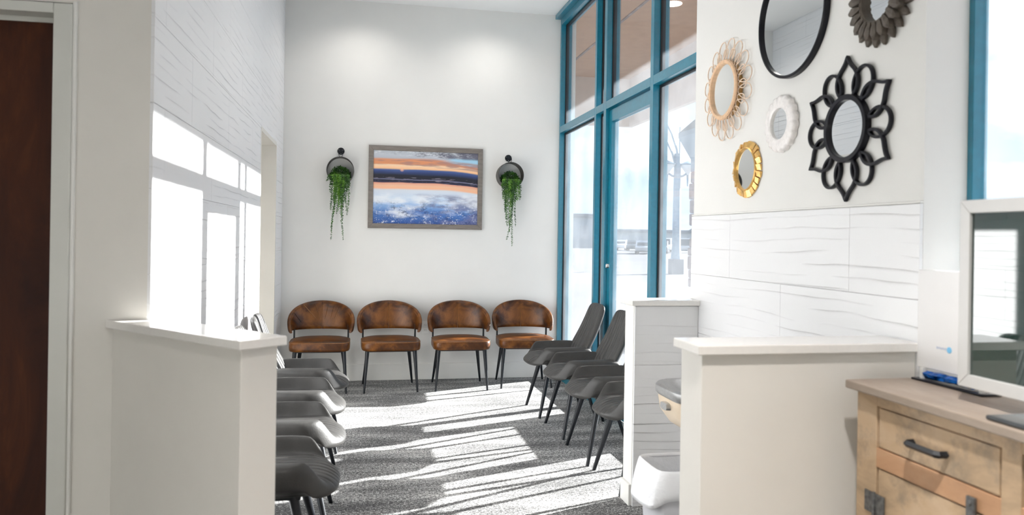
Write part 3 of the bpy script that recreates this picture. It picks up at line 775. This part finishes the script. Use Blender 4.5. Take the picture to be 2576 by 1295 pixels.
def plant(x, z, label, vines, seed):
    rnd = random.Random(seed)
    t = empty('trailing_plant', (x, YB, z), 0, label, 'plant', 'trailing plants in drum planters')
    mb = MB()
    for i in range(620):
        q = rnd.uniform(0, 2 * math.pi); ph = math.acos(rnd.uniform(-0.15, 1)); rad = rnd.uniform(0.75, 1.05)
        d = Vector((math.sin(ph) * math.cos(q), math.sin(ph) * math.sin(q), math.cos(ph)))
        p = Vector((d.x * 0.088 * rad, -0.085 + d.y * 0.062 * rad, -0.060 + d.z * 0.092 * rad))
        dd = d + Vector((rnd.uniform(-.6, .6), rnd.uniform(-.8, .2), rnd.uniform(-1.0, .3)))
        leaf(mb, p, dd, Vector((rnd.uniform(-.5, .5), -1, rnd.uniform(-.5, .8))).normalized(), rnd.uniform(0.014, 0.021), rnd.uniform(0.009, 0.013))
    tag(mb.build('crown_leaves', M['leaf'], t), kind='stuff')
    extra = []
    for i in range(26):
        x0 = rnd.uniform(-0.085, 0.080); extra.append((x0, x0 * 0.85 + rnd.uniform(-0.012, 0.012), rnd.uniform(0.05, 0.24) * (1.25 - abs(x0) * 6), rnd.random() < 0.4))
    for (x0, x1, L, lt) in list(vines) + extra:
        y0 = -0.150 + rnd.uniform(-0.030, 0.012); sway = rnd.uniform(-0.014, 0.014); ph = rnd.uniform(0, 6)
        path = [Vector((x0 * 0.85, -0.11, -0.015)), Vector((x0 * 1.0, y0 - 0.008, -0.045))]
        m = max(5, int(L / 0.028))
        for i in range(1, m + 1):
            f = i / m; path.append(Vector((x0 + (x1 - x0) * f ** 1.6 + sway * (math.sin(f * 5 + ph) - math.sin(ph)), y0 - 0.012 + 0.05 * f, -0.045 - L * f)))
        mb = MB().tube(path, 0.0011, 5)
        for i in range(1, len(path) - 1):
            sgm = path[i + 1] - path[i]; k = max(2, int(sgm.length / 0.0105))
            for j in range(k):
                f = i / len(path); sc = (1.12 - 0.5 * f) * rnd.uniform(0.8, 1.15)
                for s in (-1, 1):
                    if rnd.random() < 0.08: continue
                    p = path[i] + sgm * ((j + rnd.uniform(-0.3, 0.3)) / k)
                    dd = Vector((s * rnd.uniform(0.45, 1.1), rnd.uniform(-0.8, 0.3), rnd.uniform(-1.2, -0.15)))
                    leaf(mb, p, dd, Vector((rnd.uniform(-.5, .5), -1, rnd.uniform(-.2, .7))).normalized(), 0.0170 * sc, 0.0118 * sc)
        mb.build('vine', M['leaf_light'] if lt else M['leaf'], t)
    return t
LX, RX = -0.214, 1.386
hook(LX, 2.152, 'black round wall hook holding the left planter', 0)
hook(RX - 0.004, 2.142, 'black round wall hook holding the right planter', 0)
planter(LX, 1.964, 'dark metal drum planter hanging left of the picture', 2.152)
planter(RX, 1.968, 'dark metal drum planter hanging right of the picture near window', 2.142)
plant(LX, 1.964, 'green trailing plant spilling from the planter left of the picture',
      [(-0.085, -0.09, 0.30, 0), (-0.070, -0.075, 0.33, 0), (-0.055, -0.055, 0.36, 1), (-0.045, -0.06, 0.52, 0), (-0.030, -0.035, 0.34, 1), (-0.015, -0.02, 0.36, 0), (0.0, -0.01, 0.30, 1), (0.01, 0.015, 0.42, 0),
       (0.02, 0.03, 0.60, 0), (0.028, 0.025, 0.38, 1), (0.04, 0.038, 0.30, 0), (0.055, 0.052, 0.33, 0), (0.065, 0.06, 0.37, 0), (0.03, 0.02, 0.25, 1), (-0.06, -0.065, 0.24, 1), (-0.02, -0.025, 0.26, 1), (-0.095, -0.125, 0.06, 0), (0.075, 0.07, 0.12, 0), (-0.038, -0.07, 0.60, 0)], 3)
plant(RX, 1.968, 'green trailing plant spilling from the planter right of the picture',
      [(-0.085, -0.085, 0.18, 0), (-0.070, -0.05, 0.32, 0), (-0.055, -0.035, 0.38, 1), (-0.045, -0.02, 0.45, 0), (-0.030, -0.015, 0.42, 1), (-0.015, 0.0, 0.46, 0), (0.0, 0.005, 0.42, 1), (0.01, 0.01, 0.50, 1),
       (0.02, 0.02, 0.64, 0), (0.028, 0.02, 0.38, 1), (0.045, 0.045, 0.26, 0), (0.06, 0.055, 0.45, 0), (0.072, 0.085, 0.20, 0), (0.03, 0.02, 0.25, 1), (-0.06, -0.05, 0.26, 1), (-0.02, -0.01, 0.30, 1), (0.085, 0.10, 0.18, 0), (0.0, -0.035, 0.58, 0), (0.075, 0.075, 0.14, 1)], 5)

# ================================================================== mirrors on the right wall (local -y faces the room, +x towards the viewer)
def mirror(name, y, z, label):
    return empty(name, (XR, y, z), R(-90), label, 'mirror', 'mirrors on the right wall')
def disc(r, n=56): return [(r * math.cos(2 * math.pi * i / n), r * math.sin(2 * math.pi * i / n)) for i in range(n)]
# rattan
t = mirror('rattan_mirror', 3.435, 2.100, 'round rattan mirror with looped petal rim, leftmost on the right wall')
MB().lathe([(0.123, -0.020), (0.123, -0.036), (0.127, -0.042), (0.141, -0.042), (0.146, -0.036), (0.143, -0.030), (0.132, -0.028), (0.132, -0.020)], 64, 'y').build('ring', M['rattan'], t, 50)
MB().lathe([(0.136, -0.001), (0.139, -0.006), (0.139, -0.024), (0.122, -0.028), (0.122, -0.001)], 56, 'y').build('rim', M['bamboo_dark'], t, 50)
MB().lathe([(0.0, -0.029), (0.126, -0.029), (0.126, -0.018)], 56, 'y').build('mirror_glass', M['mirror'], t, 40)
for i in range(16):
    for big in (0, 1):
        q0 = 2 * math.pi * (i + 0.5 * big) / 16
        r0, r1, hw_ = (0.138, 0.244, 0.044) if big else (0.138, 0.200, 0.026)
        pth = []
        for k in range(22):
            s = k / 21; al = math.pi * 2 * s
            rr_ = r0 + (r1 - r0) * (1 - math.cos(al)) / 2; tt = hw_ * math.sin(al) * (0.55 + 0.45 * (1 - math.cos(al)) / 2) * -1
            yy = -0.026 + 0.012 * (rr_ - r0) / 0.1
            pth.append((rr_ * math.cos(q0) - tt * math.sin(q0), yy, rr_ * math.sin(q0) + tt * math.cos(q0)))
        MB().tube(pth, 0.0028, 6).build('loop', M['rattan_pale'], t, 60)
# large plain black
t = mirror('black_round_mirror', 2.872, 2.298, 'large round mirror with thin black frame at the top')
MB().lathe([(0.238, -0.001), (0.238, -0.022), (0.241, -0.025), (0.248, -0.025), (0.251, -0.022), (0.251, -0.001)], 96, 'y').build('frame', M['black_lacquer'], t, 40)
MB().lathe([(0.0, -0.012), (0.239, -0.012), (0.239, -0.004)], 96, 'y').build('mirror_glass', M['mirror'], t, 40)
# brown petals
t = mirror('petal_mirror', 2.322, 2.205, 'round mirror with brown layered wooden petals in the upper right')
MB().lathe([(0.076, -0.004), (0.076, -0.030), (0.084, -0.034), (0.090, -0.030), (0.090, -0.004)], 56, 'y').build('frame', M['brown_petal'], t, 40)
MB().lathe([(0.0, -0.012), (0.078, -0.012), (0.078, -0.006)], 56, 'y').build('mirror_glass', M['mirror'], t, 40)
for layer, (n, r0, r1, wd_, ya, yb) in enumerate(((22, 0.078, 0.164, 0.034, -0.004, -0.014), (22, 0.080, 0.142, 0.030, -0.018, -0.036))):
    for i in range(n):
        q0 = 2 * math.pi * (i + 0.5 * layer) / n
        L = r1 - r0; prof = [(0, 0.30), (0.35, 0.75), (0.62, 1.0), (0.85, 0.62), (1.0, 0.06)]
        rg = []
        up = [(r0 + f * L, w_ * wd_ / 2) for f, w_ in prof]
        lo = [(a_, -b_) for a_, b_ in reversed(up)]
        def tr(p, y): return (p[0] * math.cos(q0) - p[1] * math.sin(q0), y, p[0] * math.sin(q0) + p[1] * math.cos(q0))
        pts = up + lo; m_ = len(pts)
        tilt = lambda p, yb_=yb, r0_=r0, L_=L, ll=layer: yb_ + (0.012 if ll == 0 else 0.010) * 0 - 0.004 * math.sin((p[0] - r0_) / L_ * math.pi)
        vs_ = [tr(p, ya) for p in pts] + [tr(p, tilt(p)) for p in pts] + [tr((r0 + f * L, 0), yb - 0.007) for f in (0.35, 0.62, 0.85)]
        fs_ = [tuple(range(m_))] + [(j, (j + 1) % m_, m_ + (j + 1) % m_, m_ + j) for j in range(m_)]
        c0 = 2 * m_
        ring_ = list(range(m_, 2 * m_))
        fs_ += [(ring_[9], ring_[0], ring_[1], c0), (ring_[9], c0, ring_[8]), (ring_[1], ring_[2], c0 + 1, c0), (ring_[8], c0, c0 + 1, ring_[7]), (ring_[2], ring_[3], c0 + 2, c0 + 1), (ring_[7], c0 + 1, c0 + 2, ring_[6]), (ring_[3], ring_[4], ring_[5], c0 + 2), (ring_[6], c0 + 2, ring_[5])]
        MB().add(vs_, fs_).build('petal', M['brown_petal'], t)
# black lotus
t = mirror('lotus_mirror', 2.497, 1.785, 'black open-work lotus mirror with six pointed petals')
MB().lathe([(0.104, -0.001), (0.104, -0.022), (0.107, -0.025), (0.122, -0.025), (0.124, -0.022), (0.124, -0.001)], 72, 'y').build('ring', M['black_lacquer'], t, 40)
MB().lathe([(0.0, -0.012), (0.105, -0.012), (0.105, -0.004)], 72, 'y').build('mirror_glass', M['mirror'], t, 40)
def rot2(p, q): return (p[0] * math.cos(q) - p[1] * math.sin(q), p[0] * math.sin(q) + p[1] * math.cos(q))
def bez(cs, n):
    o = []
    for (p0, p1, p2, p3) in cs:
        for i in range(n):
            f = i / n; g = 1 - f
            o.append(tuple(g ** 3 * p0[k] + 3 * g * g * f * p1[k] + 3 * g * f * f * p2[k] + f ** 3 * p3[k] for k in (0, 1)))
    o.append(cs[-1][3]); return o
for i in range(6):
    q0 = math.pi / 2 + i * math.pi / 3 - math.pi / 2
    half = bez([((0.030, 0.112), (0.078, 0.145), (0.062, 0.190), (0.040, 0.212)), ((0.040, 0.212), (0.022, 0.228), (0.008, 0.240), (0.0, 0.262))], 10)
    full = half + [(-x, z) for x, z in reversed(half[:-1])]
    MB().ribbon([rot2(p, q0) for p in full], 0.0112, -0.018, -0.003).build('pointed_petal', M['black_lacquer'], t, 30, bevel=0.002)
    q1 = q0 + math.pi / 6
    lp = [rot2((0.052 * math.sin(2 * math.pi * k / 40), 0.176 - 0.060 * math.cos(2 * math.pi * k / 40)), q1) for k in range(40)]
    MB().ribbon(lp, 0.0102, -0.0168, -0.002, True).build('round_petal', M['black_lacquer'], t, 30, bevel=0.002)
# white pearl scallop
t = mirror('pearl_mirror', 2.944, 1.866, 'small round white mother-of-pearl mirror with scalloped rim')
n = 160; rings = []
def scal(i, r): q = 2 * math.pi * i / n; return (r * math.cos(q), r * math.sin(q))
def ring_of(rf, y): return [(scal(i, rf(i))[0], y, scal(i, rf(i))[1]) for i in range(n)]
sc_ = lambda i: 0.114 + 0.008 * abs(math.sin(9 * 2 * math.pi * i / n))
MB().loft([ring_of(lambda i: 0.066, -0.012), ring_of(lambda i: 0.066, -0.024), ring_of(lambda i: 0.072, -0.028), ring_of(lambda i: sc_(i) - 0.012, -0.026), ring_of(lambda i: sc_(i) - 0.003, -0.021), ring_of(sc_, -0.014), ring_of(sc_, -0.002), ring_of(lambda i: 0.066, -0.002)], False).build('frame', M['shell_white'], t, 50)
MB().lathe([(0.0, -0.016), (0.068, -0.016), (0.068, -0.006)], 64, 'y').build('mirror_glass', M['mirror'], t, 40)
# gold sunburst blocks
t = mirror('gold_mirror', 3.238, 1.700, 'small round mirror with gold block sunburst frame, lowest on the wall')
MB().lathe([(0.093, -0.001), (0.093, -0.020), (0.096, -0.024), (0.101, -0.020), (0.101, -0.001)], 64, 'y').build('ring', M['gold'], t, 40)
MB().lathe([(0.0, -0.012), (0.094, -0.012), (0.094, -0.004)], 64, 'y').build('mirror_glass', M['mirror'], t, 40)
rnd = random.Random(4)
for i in range(24):
    q0 = 2 * math.pi * i / 24; r1 = 0.127 + rnd.uniform(-0.003, 0.005); w0, w1_ = 0.0115, 0.0138; tl = rnd.uniform(-0.004, 0.004)
    def tr(r_, s_): return (r_ * math.cos(q0) - s_ * math.sin(q0), r_ * math.sin(q0) + s_ * math.cos(q0))
    a_, b_, c_, d_ = tr(0.096, -w0), tr(0.096, w0), tr(r1, w1_), tr(r1, -w1_)
    y0_ = -0.018
    vs_ = [(p[0], -0.003, p[1]) for p in (a_, b_, c_, d_)] + [(a_[0], y0_ - tl, a_[1]), (b_[0], y0_ + tl, b_[1]), (c_[0], -0.011 + tl, c_[1]), (d_[0], -0.011 - tl, d_[1])]
    MB().add(vs_, [(0, 1, 2, 3), (4, 7, 6, 5), (0, 4, 5, 1), (1, 5, 6, 2), (2, 6, 7, 3), (3, 7, 4, 0)]).build('block', M['gold'], t)

# ================================================================== between the low walls: drinking fountain and bin
t = empty('drinking_fountain', (XR - 0.0125, 3.13, 0.648), R(-90), 'beige drinking fountain with steel basin mounted on tiled wall', 'drinking fountain')
def rr(w_, d, r, n=8):              # rounded plan: wall at y=0, front at -d
    pts = [(-w_, 0.0), (w_, 0.0)]
    for i in range(n + 1):
        q = -math.pi / 2 * i / n; pts.append((w_ - r + r * math.cos(q), -d + r + r * math.sin(q)))
    for i in range(n + 1):
        q = -math.pi / 2 - math.pi / 2 * i / n; pts.append((-w_ + r + r * math.cos(q), -d + r + r * math.sin(q)))
    return pts
def lay(k, d, r, z): return [(x, y, z) for x, y in rr(k, d, r)]
MB().loft([lay(0.13, 0.20, 0.05, -0.17), lay(0.17, 0.36, 0.09, -0.09), lay(0.185, 0.405, 0.11, -0.03), lay(0.19, 0.415, 0.11, 0.035)]).build('body', M['fountain'], t, 40)
MB().loft([lay(0.192, 0.418, 0.11, 0.035), lay(0.197, 0.424, 0.115, 0.045), lay(0.197, 0.424, 0.115, 0.075), lay(0.190, 0.417, 0.11, 0.083), lay(0.150, 0.38, 0.10, 0.080), lay(0.13, 0.35, 0.09, 0.062)]).build('basin', M['steel'], t, 40)
MB().tube([(-0.09, -0.10, 0.07), (-0.09, -0.10, 0.12), (-0.075, -0.12, 0.14), (-0.05, -0.15, 0.142)], [0.016, 0.014, 0.012, 0.010], 12).build('bubbler', M['chrome'], t, 40)
MB().loft([[(x * 1.0, -0.400 + (-0.03), z) for x, z in [sup(2 * math.pi * i / 20, 0.035, 0.016, 3) for i in range(20)]], [(x, -0.380, z) for x, z in [sup(2 * math.pi * i / 20, 0.040, 0.020, 3) for i in range(20)]]]).build('push_bar', M['steel'], t, 40)
# bin
t = empty('waste_bin', (1.30, 2.98, 0), 0, 'grey plastic waste bin under the drinking fountain', 'bin')
def sq(k, z, r=0.03, k2=None):
    k2 = k2 or k
    return [(x, y, z) for x, y in [sup(2 * math.pi * i / 32, k, k2, 8) for i in range(32)]]
MB().loft([sq(0.105, 0.0), sq(0.13, 0.44), sq(0.122, 0.44), sq(0.10, 0.012)]).build('body', M['binplastic'], t, 40)
t2 = empty('bin_liner', (1.30, 2.98, 0), 0, 'white plastic bag folded over the rim of the waste bin', 'bag')
rings = []
rnd = random.Random(2)
jit = [rnd.uniform(-1, 1) for i in range(32)]
def lring(k, z, amp, za=0.0):
    o_ = []
    for i in range(32):
        x, y = sup(2 * math.pi * i / 32, k, k, 6); f = 1 + amp * (jit[i] + jit[(i * 7) % 32] * .5)
        bul = max(0.0, -math.cos(2 * math.pi * i / 32 + 0.3) )
        o_.append((x * f - za * bul * 0.4, y * f, z - za * bul))
    return o_
MB().loft([lring(0.112, 0.30, 0.01), lring(0.118, 0.42, 0.008), lring(0.124, 0.447, 0.005), lring(0.133, 0.452, 0.004), lring(0.140, 0.44, 0.01), lring(0.150, 0.39, 0.025, 0.02), lring(0.150, 0.345, 0.035, 0.06), lring(0.139, 0.335, 0.02, 0.055)], False).build('liner_bag', M['liner'], t2, 60, subsurf=1)

# ================================================================== sideboard by the near window
SX = 1.45; SY1, SY0 = 2.028, 0.58
sb = empty('sideboard', (0, 0, 0), 0, 'weathered mango wood sideboard with black pulls under near window', 'sideboard')
MB().box(SX - 0.022, 1.876, SY0 - 0.02, SY1 + 0.030, 0.935, 0.960).build('top', M['board_top'], sb, bevel=0.004)
body = MB().box(SX + 0.012, 1.87, SY0 + 0.01, SY1 - 0.004, 0.06, 0.934).build('carcass', M['board'], sb)
MB().box(SX, SX + 0.022, 1.942, SY1, 0.0, 0.934).build('stile', M['board'], sb, bevel=0.002)
MB().box(SX, SX + 0.022, 1.452, 1.507, 0.0, 0.934).build('stile', M['board'], sb, bevel=0.002)
MB().box(SX, SX + 0.022, SY0, SY0 + 0.08, 0.0, 0.934).build('stile', M['board'], sb, bevel=0.002)
MB().box(SX + 0.03, 1.87, SY1 - 0.06, SY1 - 0.001, 0.0, 0.934).build('side_panel', M['board'], sb, bevel=0.002)
for y0, y1 in ((1.507, 1.942), (0.66, 1.452)):
    MB().box(SX + 0.001, SX + 0.022, y0, y1, 0.904, 0.934).build('rail', M['board'], sb, bevel=0.001)
    MB().box(SX + 0.001, SX + 0.022, y0, y1, 0.731, 0.785).build('rail', M['board_orange'], sb, bevel=0.001)
    MB().box(SX + 0.001, SX + 0.022, y0, y1, 0.0, 0.09).build('rail', M['board'], sb, bevel=0.001)
def handle(par, y, z):
    MB().tube([(SX, y + 0.060, z), (SX - 0.022, y + 0.058, z), (SX - 0.028, y + 0.050, z), (SX - 0.028, y - 0.050, z), (SX - 0.022, y - 0.058, z), (SX, y - 0.060, z)], 0.0095, 4).build('handle', M['black_metal'], par, bevel=0.001)
def hinge(par, y, z):
    h = MB().box(SX - 0.004, SX, y - 0.042, y - 0.003, z - 0.03, z + 0.03).box(SX - 0.004, SX, y + 0.003, y + 0.042, z - 0.03, z + 0.03).build('hinge', M['iron'], par, bevel=0.001)
    h2 = MB().cyl((SX - 0.005, y, z - 0.033), (SX - 0.005, y, z + 0.033), 0.005, None, 10)
    h2.build('hinge_pin', M['iron'], par, 40)
for y0, y1 in ((1.510, 1.939), (1.085, 1.448), (0.664, 1.065)):
    dr = MB().box(SX + 0.003, SX + 0.020, y0 + 0.0045, y1 - 0.0045, 0.7895, 0.8995).build('drawer', M['board'], sb, bevel=0.002)
    handle(dr, (y0 + y1) / 2 + 0.008, 0.840)
    dd_ = MB().box(SX + 0.003, SX + 0.020, y0 + 0.0045, y1 - 0.0045, 0.095, 0.7265).build('door', M['board'], sb, bevel=0.002)
    for zz in (0.625, 0.18): hinge(dd_, y1 + 0.004, zz)
    MB().box(SX - 0.012, SX - 0.003, y0 + 0.062, y0 + 0.088, 0.690, 0.765).cyl((SX - 0.016, y0 + 0.075, 0.75), (SX + 0.004, y0 + 0.075, 0.75), 0.006, None, 10).build('latch', M['iron'], dd_, bevel=0.002)
for y in (SY0 + 0.04, SY1 - 0.04):
    MB().box(1.82, 1.87, y - 0.03, y + 0.03, 0.0, 0.06).build('foot', M['board'], sb)

# ================================================================== television and white panel on the sideboard
dirv = Vector((0.0, -1.0)); ang = math.atan2(dirv.y, dirv.x)      # local +x runs towards the viewer
tv = empty('television', (1.540, 1.745, 0.96), ang, 'flat television with white frame standing on the sideboard', 'television')
Wt, z0, z1, fb = 0.76, 0.040, 0.525, 0.034
def tvbar(p):
    MB().prism_y(p, 0.0, 0.028).build('frame_rail', M['tvframe'], tv, bevel=0.002)
tvbar([(0, z1), (Wt, z1), (Wt - fb, z1 - fb), (fb, z1 - fb)]); tvbar([(0, z0), (Wt, z0), (Wt - fb, z0 + fb), (fb, z0 + fb)])
tvbar([(0, z0), (0, z1), (fb, z1 - fb), (fb, z0 + fb)]); tvbar([(Wt, z0), (Wt, z1), (Wt - fb, z1 - fb), (Wt - fb, z0 + fb)])
MB().box(fb - 0.004, Wt - fb + 0.004, 0.008, 0.026, z0 + fb - 0.004, z1 - fb + 0.004).build('screen', M['screen'], tv)
MB().box(0.05, Wt - 0.05, 0.026, 0.060, z0 + 0.03, z1 - 0.05).build('housing', M['dark'], tv, bevel=0.008)
MB().box(0.20, 0.56, -0.10, 0.08, 0.001, 0.012).build('foot', M['dark_gloss'], tv, bevel=0.004)
MB().box(0.34, 0.42, 0.012, 0.040, 0.010, 0.20).build('neck', M['dark'], tv, bevel=0.004)
# white panel with blue emblem on a thin black base
t = empty('display_panel', (1.660, 2.040, 0.96), math.atan2(-1.0, 0.0), 'white upright panel with small blue emblem behind the television', 'display panel')
MB().box(0.0, 0.27, -0.022, 0.045, 0.0, 0.006).build('base_plate', M['black_lacquer'], t, bevel=0.002)
MB().box(-0.003, 0.265, 0.0, 0.022, 0.038, 0.332).build('panel', M['white_plastic'], t, bevel=0.003)
for x in (0.02, 0.245): MB().box(x, x + 0.012, -0.008, 0.008, 0.006, 0.039).build('support', M['plate'], t)
mb = MB(); rnd = random.Random(9)
rings = []
for i in range(9):
    x = 0.042 + i * 0.022; ring = []
    for k in range(7):
        q = 2 * math.pi * k / 7; ring.append((x + rnd.uniform(-.008, .008), 0.004 + 0.020 * math.cos(q) + rnd.uniform(-.006, .006), 0.021 + 0.012 * math.sin(q) + rnd.uniform(-.002, .002)))
    rings.append(ring)
mb.loft(rings); mb.build('blue_strip', M['blue_foil'], t)
MB().lathe([(0.0, -0.0012), (0.0088, -0.0012), (0.0088, 0.0005)], 24, 'y', (0.128, 0, 0.105)).build('emblem', M['logo_blue'], t)
mb = MB()
for i in range(7):
    mb.box(0.078 + i * 0.0058, 0.0818 + i * 0.0058, -0.0008, 0.0005, 0.1035 if i % 3 else 0.1025, 0.1085 if i % 2 else 0.1095)
mb.build('emblem_lettering', M['logo_grey'], t)

# ================================================================== outdoors
gnd = struct('ground', MB().box(2.05, 420, -60, 620, -0.30, -0.16), M['asphalt'])
struct('pavement', MB().box(2.05, 9.0, -40, 60, -0.16, -0.02), M['concrete'], 0.02)
cp = empty('porch_canopy', (0, 0, 0), 0, 'tan stucco porch canopy over the pavement outside the window', 'canopy')
EX = 5.42
CE = 15.2
MB().box(2.06, EX + 0.10, -6, CE + 0.1, 4.71, 4.85).build('soffit', M['soffit'], cp)
MB().box(EX, EX + 0.10, -6, CE + 0.1, 3.72, 4.71).build('edge_beam', M['soffit_light'], cp)
MB().box(2.06, EX, CE, CE + 0.10, 3.72, 4.71).build('end_beam', M['soffit_light'], cp)
MB().box(3.82, 3.86, -6, CE, 4.695, 4.71).build('soffit_joint', M['stone'], cp)
MB().box(2.03, 2.06, -6, CE, 3.57, 4.71).build('upper_wall', M['soffit'], cp)
for yy in (6.2, 10.17):
    MB().lathe([(0.0, -0.012), (0.11, -0.012), (0.13, -0.006), (0.13, 0.0)], 24).build('canopy_light', M['lamp_lens'], cp, 40, loc=(4.25, yy, 4.71))
# stone pillar with flared capital
sp = empty('stone_pillar', (5.06, 10.12, -0.02), 0, 'rough stone pillar with flared capital under the canopy edge', 'pillar')
rnd = random.Random(11)
zc = 0.0; i = 0
while zc < 2.36:
    h_ = rnd.uniform(0.12, 0.24); h_ = min(h_, 2.40 - zc); k_ = 0.36 + rnd.uniform(-0.025, 0.035)
    sh = rnd.uniform(-0.02, 0.02)
    MB().box(-k_ + sh, k_ + sh, -k_ - sh, k_ - sh, zc, zc + h_ - 0.006).build('stone_course', M['stone'], sp, bevel=0.02)
    zc += h_
MB().loft([[(x * k_, y * k_, z) for x, y in ((-1, -1), (1, -1), (1, 1), (-1, 1))] for k_, z in ((0.36, 2.39), (0.36, 2.57), (0.50, 2.90), (0.50, 2.97), (0.32, 3.16), (0.30, 3.74))]).build('capital', M['far_wall_2'], sp)
# lamp post
lp = empty('street_lamp', (13.8, 32.2, -0.16), 0, 'tall blue-grey street lamp on concrete block in the car park', 'street lamp')
MB().box(-0.27, 0.27, -0.27, 0.27, 0, 0.68).build('base_block', M['concrete'], lp, bevel=0.03)
MB().tube([(0, 0, 0.68), (0, 0, 1.2), (0, 0, 5.4)], [0.24, 0.19, 0.15], 16).build('pole', M['post_paint'], lp, 40)
for s in (-1, 1):
    MB().tube([(0, 0, 4.35), (s * 0.25, 0, 4.40), (s * 0.50, 0, 4.55)], 0.05, 10).build('arm', M['post_paint'], lp, 40)
    MB().tube([(s * 0.50, 0, 3.95), (s * 0.50, 0, 4.5)], [0.03, 0.07], 10).build('lantern_stem', M['post_paint'], lp, 40)
    ln = MB().lathe([(0.06, 4.45), (0.16, 4.62), (0.34, 4.86), (0.36, 4.90), (0.0, 5.02)], 16, 'z', (s * 0.50, 0, 0)).build('lantern', M['lantern_glass'], lp, 40)
    MB().lathe([(0.37, 4.89), (0.40, 4.93), (0.0, 5.10)], 16, 'z', (s * 0.50, 0, 0)).build('lantern_hood', M['post_paint'], ln, 40)
MB().tube([(0.05, 0, 5.0), (-0.05, 0, 5.6), (-0.3, 0, 6.3), (-0.75, 0, 7.1)], 0.05, 10).build('arch_rib', M['post_paint'], lp, 40)
MB().tube([(-0.1, 0, 4.9), (-0.25, 0, 5.4), (-0.5, 0, 5.9), (-0.85, 0, 6.3)], 0.05, 10).build('arch_rib', M['post_paint'], lp, 40)
MB().tube([(0.1, 0, 4.9), (0.1, 0, 6.6)], 0.035, 10).build('arch_rib', M['post_paint'], lp, 40)
# parked cars
def car(label, paint, van=False):
    t = empty('parked_car', (0, 0, 0), 0, label, 'car', 'cars in the car park')
    hgt = 1.75 if van else 1.42
    pr = [(-2.2, 0.35), (-2.25, 0.75), (-1.3, 0.92), (-0.7, hgt), (1.1, hgt), (1.9, 0.98), (2.2, 0.92), (2.25, 0.4), (1.9, 0.25), (-1.9, 0.25)]
    MB().prism_y(pr, -0.86, 0.86).build('body', paint, t, bevel=0.06)
    gp = [(-1.12, 0.96), (-0.64, hgt - 0.10), (1.02, hgt - 0.10), (1.62, 1.02)]
    for s in (-1, 1): MB().prism_y(gp, s * 0.862 - 0.006, s * 0.862 + 0.006).build('side_window', M['car_glass'], t)
    MB().add([(-1.34, -0.72, 0.94), (-1.34, 0.72, 0.94), (-0.74, 0.68, hgt - 0.06), (-0.74, -0.68, hgt - 0.06), (-1.30, -0.72, 0.90), (-1.30, 0.72, 0.90), (-0.70, 0.68, hgt - 0.10), (-0.70, -0.68, hgt - 0.10)], [(0, 1, 2, 3), (7, 6, 5, 4), (0, 4, 5, 1), (1, 5, 6, 2), (2, 6, 7, 3), (3, 7, 4, 0)]).build('windscreen', M['car_glass'], t)
    for x in (-1.4, 1.4):
        for s in (-1, 1): MB().lathe([(0.0, -0.12), (0.30, -0.12), (0.33, -0.08), (0.33, 0.08), (0.30, 0.12), (0.0, 0.12)], 20, 'y', (x, s * 0.78, 0.33)).build('wheel', M['tyre'], t, 40)
    return t
def spot(px_ratio, X, rz, z=-0.16): return (X, X * px_ratio, z), R(rz)
cars = [(2.87, 36, 62, 'car_white', 'white parked car seen through the left part of the glass door', False),
        (2.73, 36, 66, 'car_dark', 'dark parked car seen through the right part of the glass door', False),
        (2.615, 29, 66, 'car_silver', 'silver low car nearest in the car park beside the teal mullion', False),
        (2.43, 38, 66, 'car_white', 'white van parked left of the street lamp', True),
        (2.26, 38, 66, 'car_silver', 'silver van parked right of the street lamp', True),
        (2.47, 32.5, 66, 'car_dark', 'dark car parked in front of the white van', False)]
for ratio, X, rz, pm, lb, van in cars:
    c = car(lb, M[pm], van); c.location, c.rotation_euler[2] = spot(ratio, X, rz)
# far buildings
def building(label, x0, x1, y0, y1, h, wall, roof, nwin):
    t = empty('far_building', ((x0 + x1) / 2, (y0 + y1) / 2, -0.16), 0, label, 'building', 'buildings across the car park')
    a_, b_ = (x1 - x0) / 2, (y1 - y0) / 2
    MB().box(-a_, a_, -b_, b_, 0, h).build('walls', wall, t)
    MB().box(-a_ - 0.4, a_ + 0.4, -b_ - 0.4, b_ + 0.4, h, h + 0.5).build('parapet', roof, t)
    for i in range(nwin):
        x = -a_ + (i + 0.5) * 2 * a_ / nwin
        MB().box(x - a_ / nwin * 0.55, x + a_ / nwin * 0.55, -b_ - 0.08, -b_ + 0.1, h * 0.30, h * 0.72).build('window', M['far_glass'], t)
    return t
building('flat-roofed grey building seen through the pane by the corner', 24, 38.5, 118, 150, 5.0, M['far_wall_2'], M['roofing'], 6)
building('long low blue-grey building seen through the glass door', 46, 72, 150, 190, 3.1, M['far_wall'], M['roofing'], 9)
building('low shop building behind the street lamp', 75, 105, 150, 190, 2.6, M['far_wall_2'], M['roofing'], 8)
hl = MB(); rnd = random.Random(5); prof = []
for i in range(60):
    y = -150 + i * 14; prof.append((y, 8 + 5 * math.sin(i * 0.5) + 4 * math.sin(i * 1.3 + 1) + rnd.uniform(0, 2)))
vs_ = []
for y, h in prof: vs_ += [(380, y, -1), (400, y, h), (420, y, -1)]
fs_ = []
for i in range(59):
    k = i * 3; fs_ += [(k, k + 1, k + 4, k + 3), (k + 1, k + 2, k + 5, k + 4)]
o = hl.add(vs_, fs_).build('hills', M['roofing']); o['kind'] = 'structure'
vs_ = []; fs_ = []
for i in range(60):
    x = 2 + i * 8; vs_ += [(x, 600, -1), (x, 612, 11 + 5 * math.sin(i * 0.37) + 3 * math.sin(i * 1.1)), (x, 618, -1)]
for i in range(59):
    k = i * 3; fs_ += [(k, k + 1, k + 4, k + 3), (k + 1, k + 2, k + 5, k + 4)]
o = MB().add(vs_, fs_).build('hills', M['roofing']); o['kind'] = 'structure'
